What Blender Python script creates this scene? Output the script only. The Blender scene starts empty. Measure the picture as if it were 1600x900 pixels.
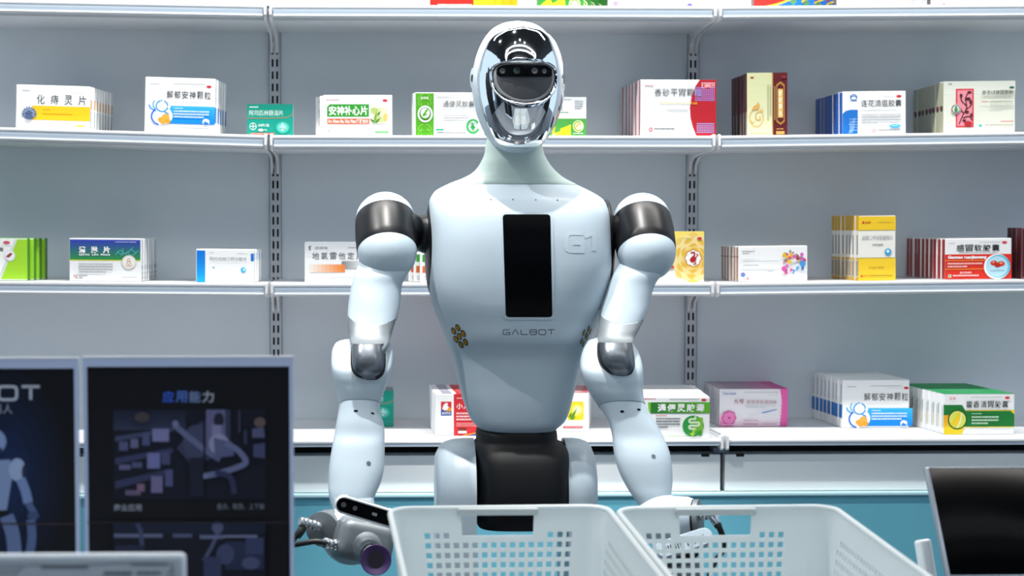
import bpy, bmesh, math, random
import numpy as np
from mathutils import Vector, Matrix, Euler
from mathutils.bvhtree import BVHTree

random.seed(7)
SC = bpy.context.scene
COL = SC.collection
R = math.radians

# ------------------------------------------------------------------ camera
F = 3000.0                       # focal length in pixels of the 1600x900 frame
CX, CY = 659.0, 533.0            # principal point (lens shift)
CAMZ = 1.35
cam_d = bpy.data.cameras.new('camera')
cam = bpy.data.objects.new('camera', cam_d)
COL.objects.link(cam)
cam.location = (0, 0, CAMZ)
cam.rotation_euler = (R(90 - 3.5), 0, R(-1.7))
cam_d.sensor_fit = 'HORIZONTAL'
cam_d.sensor_width = 36
cam_d.lens = F / 1600 * 36
cam_d.shift_x = (800 - CX) / 1600
cam_d.shift_y = (CY - 450) / 1600
cam_d.clip_start = 0.05
cam_d.dof.use_dof = True
cam_d.dof.focus_distance = 3.3
cam_d.dof.aperture_fstop = 6.3
SC.camera = cam
RM = cam.rotation_euler.to_matrix()


def ray(px, py):
    return RM @ Vector(((px - CX) / F, -(py - CY) / F, -1.0))


def P(px, py, Y):
    d = ray(px, py)
    k = Y / d.y
    return Vector((d.x * k, Y, CAMZ + d.z * k))


def PZ(px, py, z):
    d = ray(px, py)
    k = (z - CAMZ) / d.z
    return Vector((d.x * k, d.y * k, z))


# ------------------------------------------------------------------ world, lights, exposure
SC.view_settings.view_transform = 'Standard'
SC.view_settings.look = 'None'
SC.view_settings.gamma = 1.0
SC.view_settings.exposure = 0.14
SC.view_settings.use_curve_mapping = False
w = bpy.data.worlds.new('exhibition_hall_light')
SC.world = w
w.use_nodes = True
bg = w.node_tree.nodes['Background']
bg.inputs[0].default_value = (0.50, 0.64, 0.78, 1)
bg.inputs[1].default_value = 1.36


def area(name, loc, target, sx, sy, power, col):
    l = bpy.data.lights.new(name, 'AREA')
    l.shape = 'RECTANGLE'
    l.size, l.size_y, l.energy, l.color = sx, sy, power, col
    o = bpy.data.objects.new(name, l)
    COL.objects.link(o)
    o.location = loc
    o.rotation_euler = (Vector(target) - Vector(loc)).to_track_quat('-Z', 'Y').to_euler()
    return o


def spot(name, loc, target, power, col, ang, radius, blend=0.3):
    l = bpy.data.lights.new(name, 'SPOT')
    l.energy, l.color, l.spot_size, l.spot_blend, l.shadow_soft_size = power, col, R(ang), blend, radius
    o = bpy.data.objects.new(name, l)
    COL.objects.link(o)
    o.location = loc
    o.rotation_euler = (Vector(target) - Vector(loc)).to_track_quat('-Z', 'Y').to_euler()
    return o


# linear ceiling lamp washing the shelf wall, track spot on the robot
area('shelf_wash_lamp', (0.3, 3.22, 3.15), (0.3, 3.75, 1.0), 3.4, 0.05, 84, (1.0, 0.97, 0.93))
spot('robot_track_spot', (0.03, 2.70, 3.15), (0.25, 3.06, 1.22), 215, (1.0, 0.98, 0.95), 36, 0.02)
spot('side_track_spot', (-1.05, 2.55, 3.15), (0.22, 3.05, 1.12), 120, (1.0, 0.98, 0.95), 30, 0.02)
# ------------------------------------------------------------------ materials
MATS = {}


def lin(h):
    h = h.lstrip('#')
    out = []
    for i in (0, 2, 4):
        c = int(h[i:i + 2], 16) / 255
        out.append(c / 12.92 if c <= 0.04045 else ((c + 0.055) / 1.055) ** 2.4)
    return (*out, 1)


def mat(name, hexc, rough=0.5, metal=0.0, noise=0.0, scale=20.0, bump=0.0, coat=0.0, spec=0.5, **kw):
    if name in MATS:
        return MATS[name]
    m = bpy.data.materials.new(name)
    m.use_nodes = True
    nt = m.node_tree
    b = nt.nodes['Principled BSDF']
    c = lin(hexc)
    b.inputs['Base Color'].default_value = c
    b.inputs['Roughness'].default_value = rough
    b.inputs['Metallic'].default_value = metal
    b.inputs['Coat Weight'].default_value = coat
    b.inputs['Coat Roughness'].default_value = 0.08
    b.inputs['Specular IOR Level'].default_value = spec
    if noise or bump:
        tc = nt.nodes.new('ShaderNodeTexCoord')
        nz = nt.nodes.new('ShaderNodeTexNoise')
        nz.inputs['Scale'].default_value = scale
        nz.inputs['Detail'].default_value = 4
        nt.links.new(tc.outputs['Object'], nz.inputs['Vector'])
        if noise:
            mx = nt.nodes.new('ShaderNodeMix')
            mx.data_type = 'RGBA'
            mx.inputs[6].default_value = tuple(x * (1 - noise) for x in c[:3]) + (1,)
            mx.inputs[7].default_value = tuple(min(1, x * (1 + noise)) for x in c[:3]) + (1,)
            nt.links.new(nz.outputs['Fac'], mx.inputs[0])
            nt.links.new(mx.outputs[2], b.inputs['Base Color'])
        if bump:
            bp = nt.nodes.new('ShaderNodeBump')
            bp.inputs['Strength'].default_value = bump
            bp.inputs['Distance'].default_value = 0.001
            nt.links.new(nz.outputs['Fac'], bp.inputs['Height'])
            nt.links.new(bp.outputs['Normal'], b.inputs['Normal'])
    MATS[name] = m
    return m


def ink(hexc):
    return mat('ink_' + hexc.strip('#'), hexc, 0.55, spec=0.3)


M_panel = mat('shelf_panel_grey', '#e9f0f5', 0.55, noise=0.05, scale=3.0, bump=0.05)
M_shelf = mat('shelf_white_powder_coat', '#e9ebee', 0.4, noise=0.02, scale=30)
M_rail = mat('price_rail_pale_blue', '#b4c3d2', 0.3, noise=0.02)
M_black = mat('black_gap', '#08090b', 0.8, noise=0.1)
M_upright = mat('upright_grey_paint', '#cdd1d8', 0.5, noise=0.03)
M_blue = mat('cabinet_blue_laminate', '#62aabf', 0.45, noise=0.04, scale=8, bump=0.02)
M_cyan = mat('cabinet_cyan_edge', '#bfe9f2', 0.3, noise=0.02)
M_kick = mat('base_panel_white', '#f1f5f7', 0.35, noise=0.03, scale=5)
M_body = mat('robot_white_plastic', '#b2c1cb', 0.38, noise=0.015, scale=60, bump=0.02)
M_neck = mat('robot_pale_green_neck', '#b9cbc5', 0.5, noise=0.02, scale=40)
M_silver = mat('robot_silver_paint', '#6d757a', 0.42, metal=0.3, noise=0.03, scale=120)
M_gun = mat('robot_gunmetal', '#6f757c', 0.33, metal=0.8, noise=0.03, scale=120)
M_rblack = mat('robot_satin_black', '#0e1014', 0.36, noise=0.08, scale=200, bump=0.05, spec=0.3)
M_wblack = mat('robot_matt_black_waist', '#06080c', 0.55, noise=0.08, scale=150, bump=0.04, spec=0.25)
M_chrome = mat('robot_chrome_face', '#f2f4f6', 0.03, metal=1.0)
M_visor = mat('visor_dark_grey', '#46484c', 0.4, noise=0.05)
M_visor2 = mat('visor_lip_grey', '#7c7d80', 0.4, noise=0.05)
M_gloss = mat('glossy_black_glass', '#030406', 0.25, spec=0.06)
M_lens = mat('lens_dark_green', '#1c2a24', 0.1, coat=1.0)
M_gold = mat('speaker_gold', '#a98222', 0.35, metal=0.5, noise=0.1, scale=300)
M_dark = mat('dark_print_grey', '#3a444c', 0.6)
M_faint = mat('faint_relief_print', '#b6c4ce', 0.5)
M_purple = mat('suction_cup_purple', '#3d2358', 0.45, noise=0.06, scale=80)
M_purple2 = mat('suction_cup_dark', '#1c1026', 0.5, noise=0.06)
M_steel = mat('connector_nickel', '#c9ccd0', 0.18, metal=1.0, noise=0.02)
M_cable = mat('cable_black_rubber', '#111214', 0.5, noise=0.05)
M_acryl = mat('stand_frame_pale_blue', '#c6d4f2', 0.25, noise=0.02)
M_counter = mat('counter_grey_laminate', '#7f868e', 0.35, noise=0.02, scale=4)
M_alu = mat('tablet_aluminium', '#919ca8', 0.3, metal=0.3, noise=0.02)


def basket_mat():
    m = mat('basket_translucent_plastic', '#f0f5f6', 0.42, noise=0.015, scale=15)
    nt = m.node_tree
    b = nt.nodes['Principled BSDF']
    tr = nt.nodes.new('ShaderNodeBsdfTranslucent')
    tr.inputs[0].default_value = (0.85, 0.92, 0.93, 1)
    mx = nt.nodes.new('ShaderNodeMixShader')
    mx.inputs[0].default_value = 0.35
    nt.links.new(b.outputs[0], mx.inputs[1])
    nt.links.new(tr.outputs[0], mx.inputs[2])
    nt.links.new(mx.outputs[0], nt.nodes['Material Output'].inputs[0])
    return m


M_basket = basket_mat()


def floor_mat():
    m = mat('hall_floor_grey_tile', '#4a4f57', 0.25)
    nt = m.node_tree
    b = nt.nodes['Principled BSDF']
    tc = nt.nodes.new('ShaderNodeTexCoord')
    br = nt.nodes.new('ShaderNodeTexBrick')
    br.offset = 0
    br.inputs['Color1'].default_value = lin('#4d525a')
    br.inputs['Color2'].default_value = lin('#464b53')
    br.inputs['Mortar'].default_value = lin('#8b9098')
    br.inputs['Scale'].default_value = 1.0
    br.inputs['Mortar Size'].default_value = 0.008
    br.inputs['Brick Width'].default_value = 0.9
    br.inputs['Row Height'].default_value = 0.9
    nt.links.new(tc.outputs['Object'], br.inputs['Vector'])
    nt.links.new(br.outputs['Color'], b.inputs['Base Color'])
    return m


def glow(name, col, strength):
    m = bpy.data.materials.new(name)
    m.use_nodes = True
    b = m.node_tree.nodes['Principled BSDF']
    b.inputs['Base Color'].default_value = (0.9, 0.9, 0.9, 1)
    b.inputs['Emission Color'].default_value = (*col, 1)
    b.inputs['Emission Strength'].default_value = strength
    return m


# ------------------------------------------------------------------ mesh helpers
def wloc(o):
    v = Vector((0, 0, 0))
    while o:
        v += o.location
        o = o.parent
    return v


def obj(name, geo, m, parent=None, smooth=True, sharp=40, label=None, loc=None):
    """geo = (verts, faces[, material index per face]) in world coordinates"""
    verts, faces = geo[0], geo[1]
    org = wloc(parent) if parent else Vector(loc or (0, 0, 0))
    me = bpy.data.meshes.new(name)
    me.from_pydata([tuple(Vector(v) - org) for v in verts], [], faces)
    for mm in (m if isinstance(m, (list, tuple)) else [m]):
        me.materials.append(mm)
    if len(geo) > 2 and geo[2]:
        me.polygons.foreach_set('material_index', geo[2])
    me.update()
    if smooth:
        me.polygons.foreach_set('use_smooth', [True] * len(me.polygons))
        me.set_sharp_from_angle(angle=R(sharp))
    o = bpy.data.objects.new(name, me)
    COL.objects.link(o)
    if parent:
        o.parent = parent
    elif loc:
        o.location = loc
    if label:
        o['label'] = label
    return o


def tag(o, label=None, cat=None, group=None, kind=None):
    if label:
        o['label'] = label
    if cat:
        o['category'] = cat
    if group:
        o['group'] = group
    if kind:
        o['kind'] = kind
    return o


def empty(name, loc, label, cat, group=None):
    o = bpy.data.objects.new(name, None)
    o.empty_display_size = 0.1
    COL.objects.link(o)
    o.location = loc
    return tag(o, label, cat, group)


def join(*geos):
    V, Fs = [], []
    for g in geos:
        n = len(V)
        V += [tuple(v) for v in g[0]]
        Fs += [[i + n for i in f] for f in g[1]]
    return V, Fs


def box(x0, x1, y0, y1, z0, z1):
    v = [(x, y, z) for x in (x0, x1) for y in (y0, y1) for z in (z0, z1)]
    f = [(0, 1, 3, 2), (4, 6, 7, 5), (0, 4, 5, 1), (2, 3, 7, 6), (0, 2, 6, 4), (1, 5, 7, 3)]
    return v, f


def rbox(sx, sy, sz, bev, seg=3, M=None):
    bm = bmesh.new()
    bmesh.ops.create_cube(bm, size=1.0)
    for v in bm.verts:
        v.co = (v.co.x * sx, v.co.y * sy, v.co.z * sz)
    bmesh.ops.bevel(bm, geom=bm.edges[:], offset=bev, segments=seg, affect='EDGES', profile=0.5)
    if M is not None:
        bm.transform(M)
    bm.verts.index_update()
    g = [tuple(v.co) for v in bm.verts], [[v.index for v in f.verts] for f in bm.faces]
    bm.free()
    return g


def extrude_x(prof, x0, x1):
    """closed (y,z) profile, extruded along X"""
    n = len(prof)
    v = [(x0, y, z) for y, z in prof] + [(x1, y, z) for y, z in prof]
    f = [(i, (i + 1) % n, n + (i + 1) % n, n + i) for i in range(n)]
    f += [list(range(n))[::-1], list(range(n, 2 * n))]
    return v, f


def frame_for(d):
    d = d.normalized()
    a = Vector((0, 0, 1)) if abs(d.z) < 0.9 else Vector((1, 0, 0))
    u = d.cross(a).normalized()
    return u, d.cross(u).normalized()


def tube(pts, rads, n=24, cap=True):
    pts = [Vector(p) for p in pts]
    if not isinstance(rads, (list, tuple)):
        rads = [rads] * len(pts)
    V, Fs = [], []
    u = None
    for i, p in enumerate(pts):
        d = (pts[min(i + 1, len(pts) - 1)] - pts[max(i - 1, 0)]).normalized()
        if u is None:
            u, v = frame_for(d)
        else:
            u = (u - d * u.dot(d)).normalized()
            v = d.cross(u)
        for k in range(n):
            a = 2 * math.pi * k / n
            V.append(p + (u * math.cos(a) + v * math.sin(a)) * rads[i])
    for i in range(len(pts) - 1):
        for k in range(n):
            a, b = i * n + k, i * n + (k + 1) % n
            Fs.append((a, b, b + n, a + n))
    if cap:
        Fs.append(list(range(n))[::-1])
        Fs.append(list(range((len(pts) - 1) * n, len(pts) * n)))
    return V, Fs


def lathe(p0, axis, prof, n=32, cap=True):
    """surface of revolution from (distance along axis, radius) pairs"""
    p0, ax = Vector(p0), Vector(axis).normalized()
    u, v = frame_for(ax)
    V = [p0 + ax * t + (u * math.cos(2 * math.pi * k / n) + v * math.sin(2 * math.pi * k / n)) * r for t, r in prof for k in range(n)]
    Fs = [(i * n + k, i * n + (k + 1) % n, (i + 1) * n + (k + 1) % n, (i + 1) * n + k) for i in range(len(prof) - 1) for k in range(n)]
    if cap:
        Fs += [tuple(range(n))[::-1], tuple(range((len(prof) - 1) * n, len(prof) * n))]
    return V, Fs


def curve(pts, sub=8):
    pts = [Vector(p) for p in pts]
    out = []
    for i in range(len(pts) - 1):
        p0, p1, p2, p3 = pts[max(i - 1, 0)], pts[i], pts[i + 1], pts[min(i + 2, len(pts) - 1)]
        for k in range(sub):
            t = k / sub
            out.append(0.5 * ((2 * p1) + (p2 - p0) * t + (2 * p0 - 5 * p1 + 4 * p2 - p3) * t * t
                              + (3 * p1 - p0 - 3 * p2 + p3) * t ** 3))
    return out + [pts[-1]]


def smooth_rows(rows, sub):
    A = np.array(rows, float)
    out = []
    for i in range(len(A) - 1):
        p0, p1, p2, p3 = A[max(i - 1, 0)], A[i], A[i + 1], A[min(i + 2, len(A) - 1)]
        for k in range(sub):
            t = k / sub
            out.append(0.5 * (2 * p1 + (p2 - p0) * t + (2 * p0 - 5 * p1 + 4 * p2 - p3) * t * t
                              + (3 * p1 - p0 - 3 * p2 + p3) * t ** 3))
    out.append(A[-1])
    return out


def sgn(a, e):
    return math.copysign(abs(a) ** e, a)


def loft(rows, n=48, sub=4, cap0=0.0, cap1=0.0):
    """rows of cx, cy, z, rx, front depth, back depth, exponent, tilt; cap = height of a rounded end"""
    rs = [list(r) for r in smooth_rows(rows, sub)]

    def capped(r, h, sign):
        out = []
        for k in range(1, 6):
            a = k / 5.2 * math.pi / 2
            c = math.cos(a)
            q = list(r)
            q[2] = r[2] + sign * h * math.sin(a)
            q[3], q[4], q[5], q[7] = r[3] * c, r[4] * c, r[5] * c, r[7] * c
            out.append(q)
        return out
    if cap0:
        rs = capped(rs[0], cap0, 1)[::-1] + rs
    if cap1:
        rs = rs + capped(rs[-1], cap1, -1)
    V, Fs = [], []
    for cx, cy, z, rx, df, db, e, t in rs:
        for k in range(n):
            a = 2 * math.pi * k / n
            c, s = sgn(math.cos(a), 2 / e), sgn(math.sin(a), 2 / e)
            V.append((cx + rx * c, cy + (db if s > 0 else df) * s, z + t * (-s)))
    for i in range(len(rs) - 1):
        for k in range(n):
            a, b = i * n + k, i * n + (k + 1) % n
            Fs.append((a, a + n, b + n, b))
    Fs.append(list(range(n)))
    Fs.append(list(range((len(rs) - 1) * n, len(rs) * n))[::-1])
    return V, Fs


def prow(y, xl, xr, Y, df, db=None, e=2.2, tilt=0.0):
    """loft row from a photo outline (two x at one y) standing at depth Y; df/db may be ratios of the half width (>=0.3)"""
    a, b = P(xl, y, Y), P(xr, y, Y)
    rx = (b.x - a.x) / 2
    if db is None:
        db = df
    if df >= 0.3:
        df *= rx
    if db >= 0.3:
        db *= rx
    return ((a.x + b.x) / 2, Y, (a.z + b.z) / 2, rx, df, db, e, tilt)


def ellipsoid(c, rx, ry, rz, nu=32, nv=16, M=None):
    V, Fs = [], []
    c = Vector(c)
    for j in range(nv + 1):
        th = math.pi * j / nv
        for i in range(nu):
            ph = 2 * math.pi * i / nu
            v = Vector((rx * math.sin(th) * math.cos(ph), ry * math.sin(th) * math.sin(ph), rz * math.cos(th)))
            V.append(c + (M @ v if M else v))
    for j in range(nv):
        for i in range(nu):
            a, b = j * nu + i, j * nu + (i + 1) % nu
            Fs.append((a, a + nu, b + nu, b))
    return V, Fs


def ribbon(pts, wd):
    """2-D polyline as a strip of quads with mitred joints"""
    V, Fs = [], []
    n = len(pts)
    closed = n > 2 and abs(pts[0][0] - pts[-1][0]) < 1e-6 and abs(pts[0][1] - pts[-1][1]) < 1e-6
    for i in range(n):
        p = Vector(pts[i])
        a = Vector(pts[i - 1]) if i > 0 else (Vector(pts[-2]) if closed else p)
        b = Vector(pts[i + 1]) if i < n - 1 else (Vector(pts[1]) if closed else p)
        d1, d2 = (p - a), (b - p)
        d1 = d1.normalized() if d1.length > 1e-9 else d2.normalized()
        d2 = d2.normalized() if d2.length > 1e-9 else d1
        t = (d1 + d2)
        t = t.normalized() if t.length > 1e-6 else d1
        nn = Vector((-t.y, t.x))
        k = max(0.5, nn.dot(Vector((-d1.y, d1.x))))
        V += [tuple(p + nn * wd / 2 / k), tuple(p - nn * wd / 2 / k)]
    for i in range(n - 1):
        Fs.append((2 * i, 2 * i + 1, 2 * i + 3, 2 * i + 2))
    return V, Fs


# ------------------------------------------------------------------ lettering and flat print
_fc = bpy.data.curves.new('lettering_source', 'FONT')
_fc.resolution_u = 3
_fo = bpy.data.objects.new('lettering_source', _fc)
COL.objects.link(_fo)
_TC = {}


def text_geo(s, bold=0.0):
    if (s, bold) not in _TC:
        _fc.body = s
        _fc.offset = bold
        dg = bpy.context.evaluated_depsgraph_get()
        dg.update()
        ev = _fo.evaluated_get(dg)
        me = ev.to_mesh()
        V = [(v.co.x, v.co.y) for v in me.vertices]
        Fs = [list(p.vertices) for p in me.polygons]
        ev.to_mesh_clear()
        _TC[(s, bold)] = (V, Fs)
    return _TC[(s, bold)]


LETTERS = {
    'G': [[(1, 1), (.22, 1), (.06, .92), (0, .75), (0, .25), (.06, .08), (.22, 0), (1, 0), (1, .45), (.4, .45)]],
    'A': [[(0, 0), (.38, .9), (.5, 1), (.62, .9), (1, 0)]],
    'L': [[(0, 1), (0, .2), (.06, .05), (.2, 0), (1, 0)]],
    'B': [[(0, .52), (.85, .52), (.97, .62), (1, .76), (.97, .9), (.85, 1), (.15, 1), (.03, .9), (0, .75), (0, .25),
           (.03, .1), (.15, 0), (.85, 0), (.97, .1), (1, .26), (.97, .42), (.85, .52)]],
    'O': [[(.2, 1), (.8, 1), (.95, .93), (1, .75), (1, .25), (.95, .07), (.8, 0), (.2, 0), (.05, .07), (0, .25), (0, .75), (.05, .93), (.2, 1)]],
    'T': [[(0, 1), (1, 1)], [(.5, 1), (.5, 0)]],
    '1': [[(0, .8), (.6, 1), (.6, 0)]],
}


def logo_geo(word, x0, y0, x1, y1, gap=0.28, th=0.16):
    """wide stroke lettering filling a box, y downwards"""
    n = len(word)
    cw = (x1 - x0) / (n + gap * (n - 1))
    h = y1 - y0
    gs = []
    for i, ch in enumerate(word):
        ox = x0 + i * cw * (1 + gap)
        for st in LETTERS[ch]:
            gs.append(ribbon([(ox + a * cw, y1 - b * h) for a, b in st], th * h))
    return join(*[([(x, y, 0) for x, y in v], f) for v, f in gs])


def mix(c0, c1, t):
    a = [int(c0[i:i + 2], 16) for i in (1, 3, 5)]
    b = [int(c1[i:i + 2], 16) for i in (1, 3, 5)]
    return '#%02x%02x%02x' % tuple(int(x + (y - x) * t) for x, y in zip(a, b))


def design(items):
    """print items in photo pixels from the top left of a face -> list of (verts2d, faces, colour, layer)"""
    out = []
    lay = 1
    for it in items:
        k = it[0]
        if k == 'r':
            x0, y0, x1, y1, c = it[1:]
            out.append(([(x0, y0), (x1, y0), (x1, y1), (x0, y1)], [(0, 1, 2, 3)], c, lay))
        elif k in ('g', 'gx'):
            x0, y0, x1, y1, c0, c1 = it[1:]
            n = 9
            for i in range(n):
                a, b = i / n, (i + 1) / n
                if k == 'g':
                    q = [(x0, y0 + (y1 - y0) * a), (x1, y0 + (y1 - y0) * a), (x1, y0 + (y1 - y0) * b), (x0, y0 + (y1 - y0) * b)]
                else:
                    q = [(x0 + (x1 - x0) * a, y0), (x0 + (x1 - x0) * b, y0), (x0 + (x1 - x0) * b, y1), (x0 + (x1 - x0) * a, y1)]
                out.append((q, [(0, 1, 2, 3)], mix(c0, c1, (i + .5) / n), lay))
        elif k == 'e':
            cx, cy, rx, ry, c = it[1:]
            n = 24
            out.append(([(cx + rx * math.cos(2 * math.pi * i / n), cy + ry * math.sin(2 * math.pi * i / n)) for i in range(n)], [tuple(range(n))], c, lay))
        elif k == 'glow':
            cx, cy, rx, ry, c0, c1 = it[1:]
            n = 24
            for j in range(7):
                s = 1 - j / 7
                out.append(([(cx + rx * s * math.cos(2 * math.pi * i / n), cy + ry * s * math.sin(2 * math.pi * i / n)) for i in range(n)], [tuple(range(n))], mix(c0, c1, (j + 1) / 7), lay))
                lay += .5
        elif k == 'ring':
            cx, cy, rx, ry, th, c = it[1:7]
            a0, a1 = (it[7], it[8]) if len(it) > 7 else (0, 360)
            n = 30
            v, f = ribbon([(cx + rx * math.cos(R(a0 + (a1 - a0) * i / n)), cy + ry * math.sin(R(a0 + (a1 - a0) * i / n))) for i in range(n + 1)], th)
            out.append((v, f, c, lay))
        elif k == 'p':
            pts, c = it[1:]
            out.append((list(pts), [tuple(range(len(pts)))], c, lay))
        elif k == 's':
            pts, wd, c = it[1:]
            pts = [(v.x, v.y) for v in curve([(*p, 0) for p in pts], 5)]
            v, f = ribbon(pts, wd)
            out.append((v, f, c, lay))
        elif k == 't':
            x0, y0, x1, y1, s, c = it[1:7]
            bold = it[7] if len(it) > 7 else 0.0
            V, Fs = text_geo(s, bold)
            if not V:
                continue
            ax, bx = min(v[0] for v in V), max(v[0] for v in V)
            ay, by = min(v[1] for v in V), max(v[1] for v in V)
            out.append(([(x0 + (v[0] - ax) / (bx - ax) * (x1 - x0), y1 - (v[1] - ay) / (by - ay) * (y1 - y0)) for v in V], Fs, c, lay))
        elif k == 'ts':                      # title set wide: one glyph per equal cell
            x0, y0, x1, y1, s, c = it[1:7]
            bold = it[7] if len(it) > 7 else 0.0
            n = len(s)
            g = (it[8] if len(it) > 8 else 0.22)
            cw = (x1 - x0) / (n + g * (n - 1))
            for i, ch in enumerate(s):
                out += [(a, b, cc, lay) for a, b, cc, _ in design([('t', x0 + i * cw * (1 + g), y0, x0 + i * cw * (1 + g) + cw, y1, ch, c, bold)])]
        elif k == 'logo':
            x0, y0, x1, y1, s, c = it[1:7]
            v, f = logo_geo(s, x0, y0, x1, y1, *(it[7:9]))
            out.append(([(a, b) for a, b, _ in v], f, c, lay))
        elif k == 'l':                       # rows too fine to read: broken dashes
            x0, y0, x1, y1, n, c = it[1:7]
            rr = random.Random(int(x0 * 31 + y0 * 17 + n))
            ph = (y1 - y0) / (n - .45) if n > 1 else (y1 - y0)
            V, Fs = [], []
            for j in range(n):
                yy = y0 + j * ph
                x = x0
                end = x1 if (j < n - 1 or n == 1) else x0 + (x1 - x0) * rr.uniform(.4, .9)
                while x < end - .3:
                    wd = min(rr.uniform(1.2, 2.6), end - x)
                    b = len(V)
                    V += [(x, yy), (x + wd, yy), (x + wd, yy + ph * .55), (x, yy + ph * .55)]
                    Fs.append((b, b + 1, b + 2, b + 3))
                    x += wd + rr.uniform(.35, .9)
            out.append((V, Fs, c, lay))
        elif k == 'dots':
            x0, y0, x1, y1, nx, ny, r_, c = it[1:]
            V, Fs = [], []
            for i in range(nx):
                for j in range(ny):
                    cx, cy = x0 + (x1 - x0) * i / (nx - 1), y0 + (y1 - y0) * j / (ny - 1)
                    b = len(V)
                    V += [(cx + r_ * math.cos(R(60 * q)), cy + r_ * math.sin(R(60 * q))) for q in range(6)]
                    Fs.append(tuple(range(b, b + 6)))
            out.append((V, Fs, c, lay))
        lay += 1
    return out


def print_mesh(name, items, fn, eps=0.00012):
    """fn(x, y, lift) -> 3-D point; returns a mesh datablock with one material per ink"""
    D = design(items)
    V, Fs, mi, ms, idx = [], [], [], [], {}
    for v, f, c, lay in D:
        if c not in idx:
            idx[c] = len(ms)
            ms.append(ink(c))
        b = len(V)
        V += [tuple(fn(p[0], p[1], lay * eps)) for p in v]
        Fs += [[i + b for i in q] for q in f]
        mi += [idx[c]] * len(f)
    me = bpy.data.meshes.new(name)
    me.from_pydata(V, [], Fs)
    for m in ms:
        me.materials.append(m)
    me.polygons.foreach_set('material_index', mi)
    me.update()
    return me


def link(name, me, parent=None, loc=None):
    o = bpy.data.objects.new(name, me)
    COL.objects.link(o)
    if parent:
        o.parent = parent
    if loc is not None:
        o.location = loc
    return o

#%%STRUCTURE
# ------------------------------------------------------------------ the setting
def structure(name, geo, m, **k):
    return tag(obj(name, geo, m, smooth=False, **k), kind='structure')


YW = 4.2
wall_back = structure('wall_back', box(-3.2, 4.2, YW, YW + .1, 0, 3.6), M_panel)
structure('floor', box(-5, 5, -7, 4.3, -.1, 0), floor_mat())
structure('ceiling', box(-3.2, 4.2, -4.2, 4.3, 3.6, 3.7), mat('hall_ceiling_dark', '#15171b', 0.7, noise=.1))
structure('wall_left', box(-4.2, -4.1, -7, 1.0, 0, 3.0), mat('hall_wall_blue_white', '#b9c8e0', 0.5, noise=.03, scale=2))
structure('wall_front', box(-5, 5, -7.1, -7, 0, 3.6), mat('hall_wall_dark', '#3b4048', 0.6, noise=.2, scale=1.5))

XJ1 = (P(429, 300, 4.19).x + P(421, 213, 3.9).x) / 2
XJ2 = (P(1080, 300, 4.19).x + P(1121, 213, 3.9).x) / 2
BW = XJ2 - XJ1
YF = 3.90
YB = 3.78
Z = {'top': P(700, 8, YF).z, 'upper': P(700, 211.5, YF).z, 'middle': P(700, 442.5, YF).z, 'bottom': P(700, 688, YB).z}
ROLL = {('top', 0): .015, ('top', 2): -.010, ('upper', 0): .028, ('upper', 2): -.014,
        ('middle', 0): .009, ('middle', 2): -.010}


def bay_of(x):
    return 0 if x < XJ1 else (1 if x < XJ2 else 2)


def shelf_z(level, x):
    b = bay_of(x)
    r = ROLL.get((level, b), 0)
    return Z[level] - r * (x - (XJ1 if b == 0 else XJ2)) if r else Z[level]


LEVEL_WORD = {'top': 'topmost shelf', 'upper': 'shelf level with the robot head', 'middle': 'shelf level with the robot chest', 'bottom': 'deep bottom shelf'}
BAY_WORD = ['left of the left slotted upright', 'between the two slotted uprights', 'right of the right slotted upright']


def make_shelf(level, b):
    root = empty('wall_shelf', (0, 0, 0), 'white metal %s, %s' % (LEVEL_WORD[level], BAY_WORD[b]), 'shelf', 'white shelves on the back wall')
    g = .0045
    x0, x1 = (-BW + g, -g) if b == 0 else (g, BW - g)
    deep = level == 'bottom'
    D = YW - (YB if deep else YF)
    D -= .002
    obj('shelf_board', extrude_x([(.0, -.003), (.0008, -.0008), (.003, 0), (D, 0), (D, -.010 if deep else -.026), (D - .012, -.011 if deep else -.028), (.035, -.011 if deep else -.028), (.032, -.010 if deep else -.014), (.004, -.010 if deep else -.012), (.0, -.006)], x0, x1), M_shelf, root, smooth=True, sharp=50)
    rl = [(.0015, -.006), (.001, -.013), (.0015, -.0195), (.008, -.0195), (.008, -.006)]
    if deep:
        rl = [(.001, -.0055), (.001, -.0125), (.008, -.0125), (.008, -.0055)]
    obj('price_rail', extrude_x(rl, x0 + .006, x1 - .006), M_rail, root, smooth=False)
    if not deep:
        obj('rail_flange', extrude_x([(-.001, -.0195), (-.002, -.022), (-.0005, -.025), (.006, -.025), (.008, -.0195)], x0 + .006, x1 - .006), M_shelf, root, smooth=False)
    for xe, s in ((x0, 1), (x1, -1)):
        if deep:
            pr = [(-.003, .006), (.0, .012), (.006, .006), (D, -.004), (D, -.02), (.03, -.02), (.006, -.022), (-.003, -.018)]
        else:
            pr = [(-.003, -.001), (.002, .003), (.008, .002), (D + .001, -.002), (D + .001, -.072), (D - .010, -.070), (D - .026, -.050), (D - .06, -.037),
                  (D - .12, -.033), (.08, -.031), (.02, -.030), (.0, -.027), (-.004, -.02)]
        xa, xb = sorted((xe - s * .0015, xe + s * .0035))
        obj('bracket', extrude_x(pr, xa, xb), M_shelf, root, smooth=False)
    root.location = ((XJ1 if b < 2 else XJ2), YB if deep else YF, Z[level])
    r = ROLL.get((level, b), 0)
    root.rotation_euler = (0, r, 0)
    return root


for lv in ('top', 'upper', 'middle', 'bottom'):
    for b in range(3):
        make_shelf(lv, b)


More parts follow.
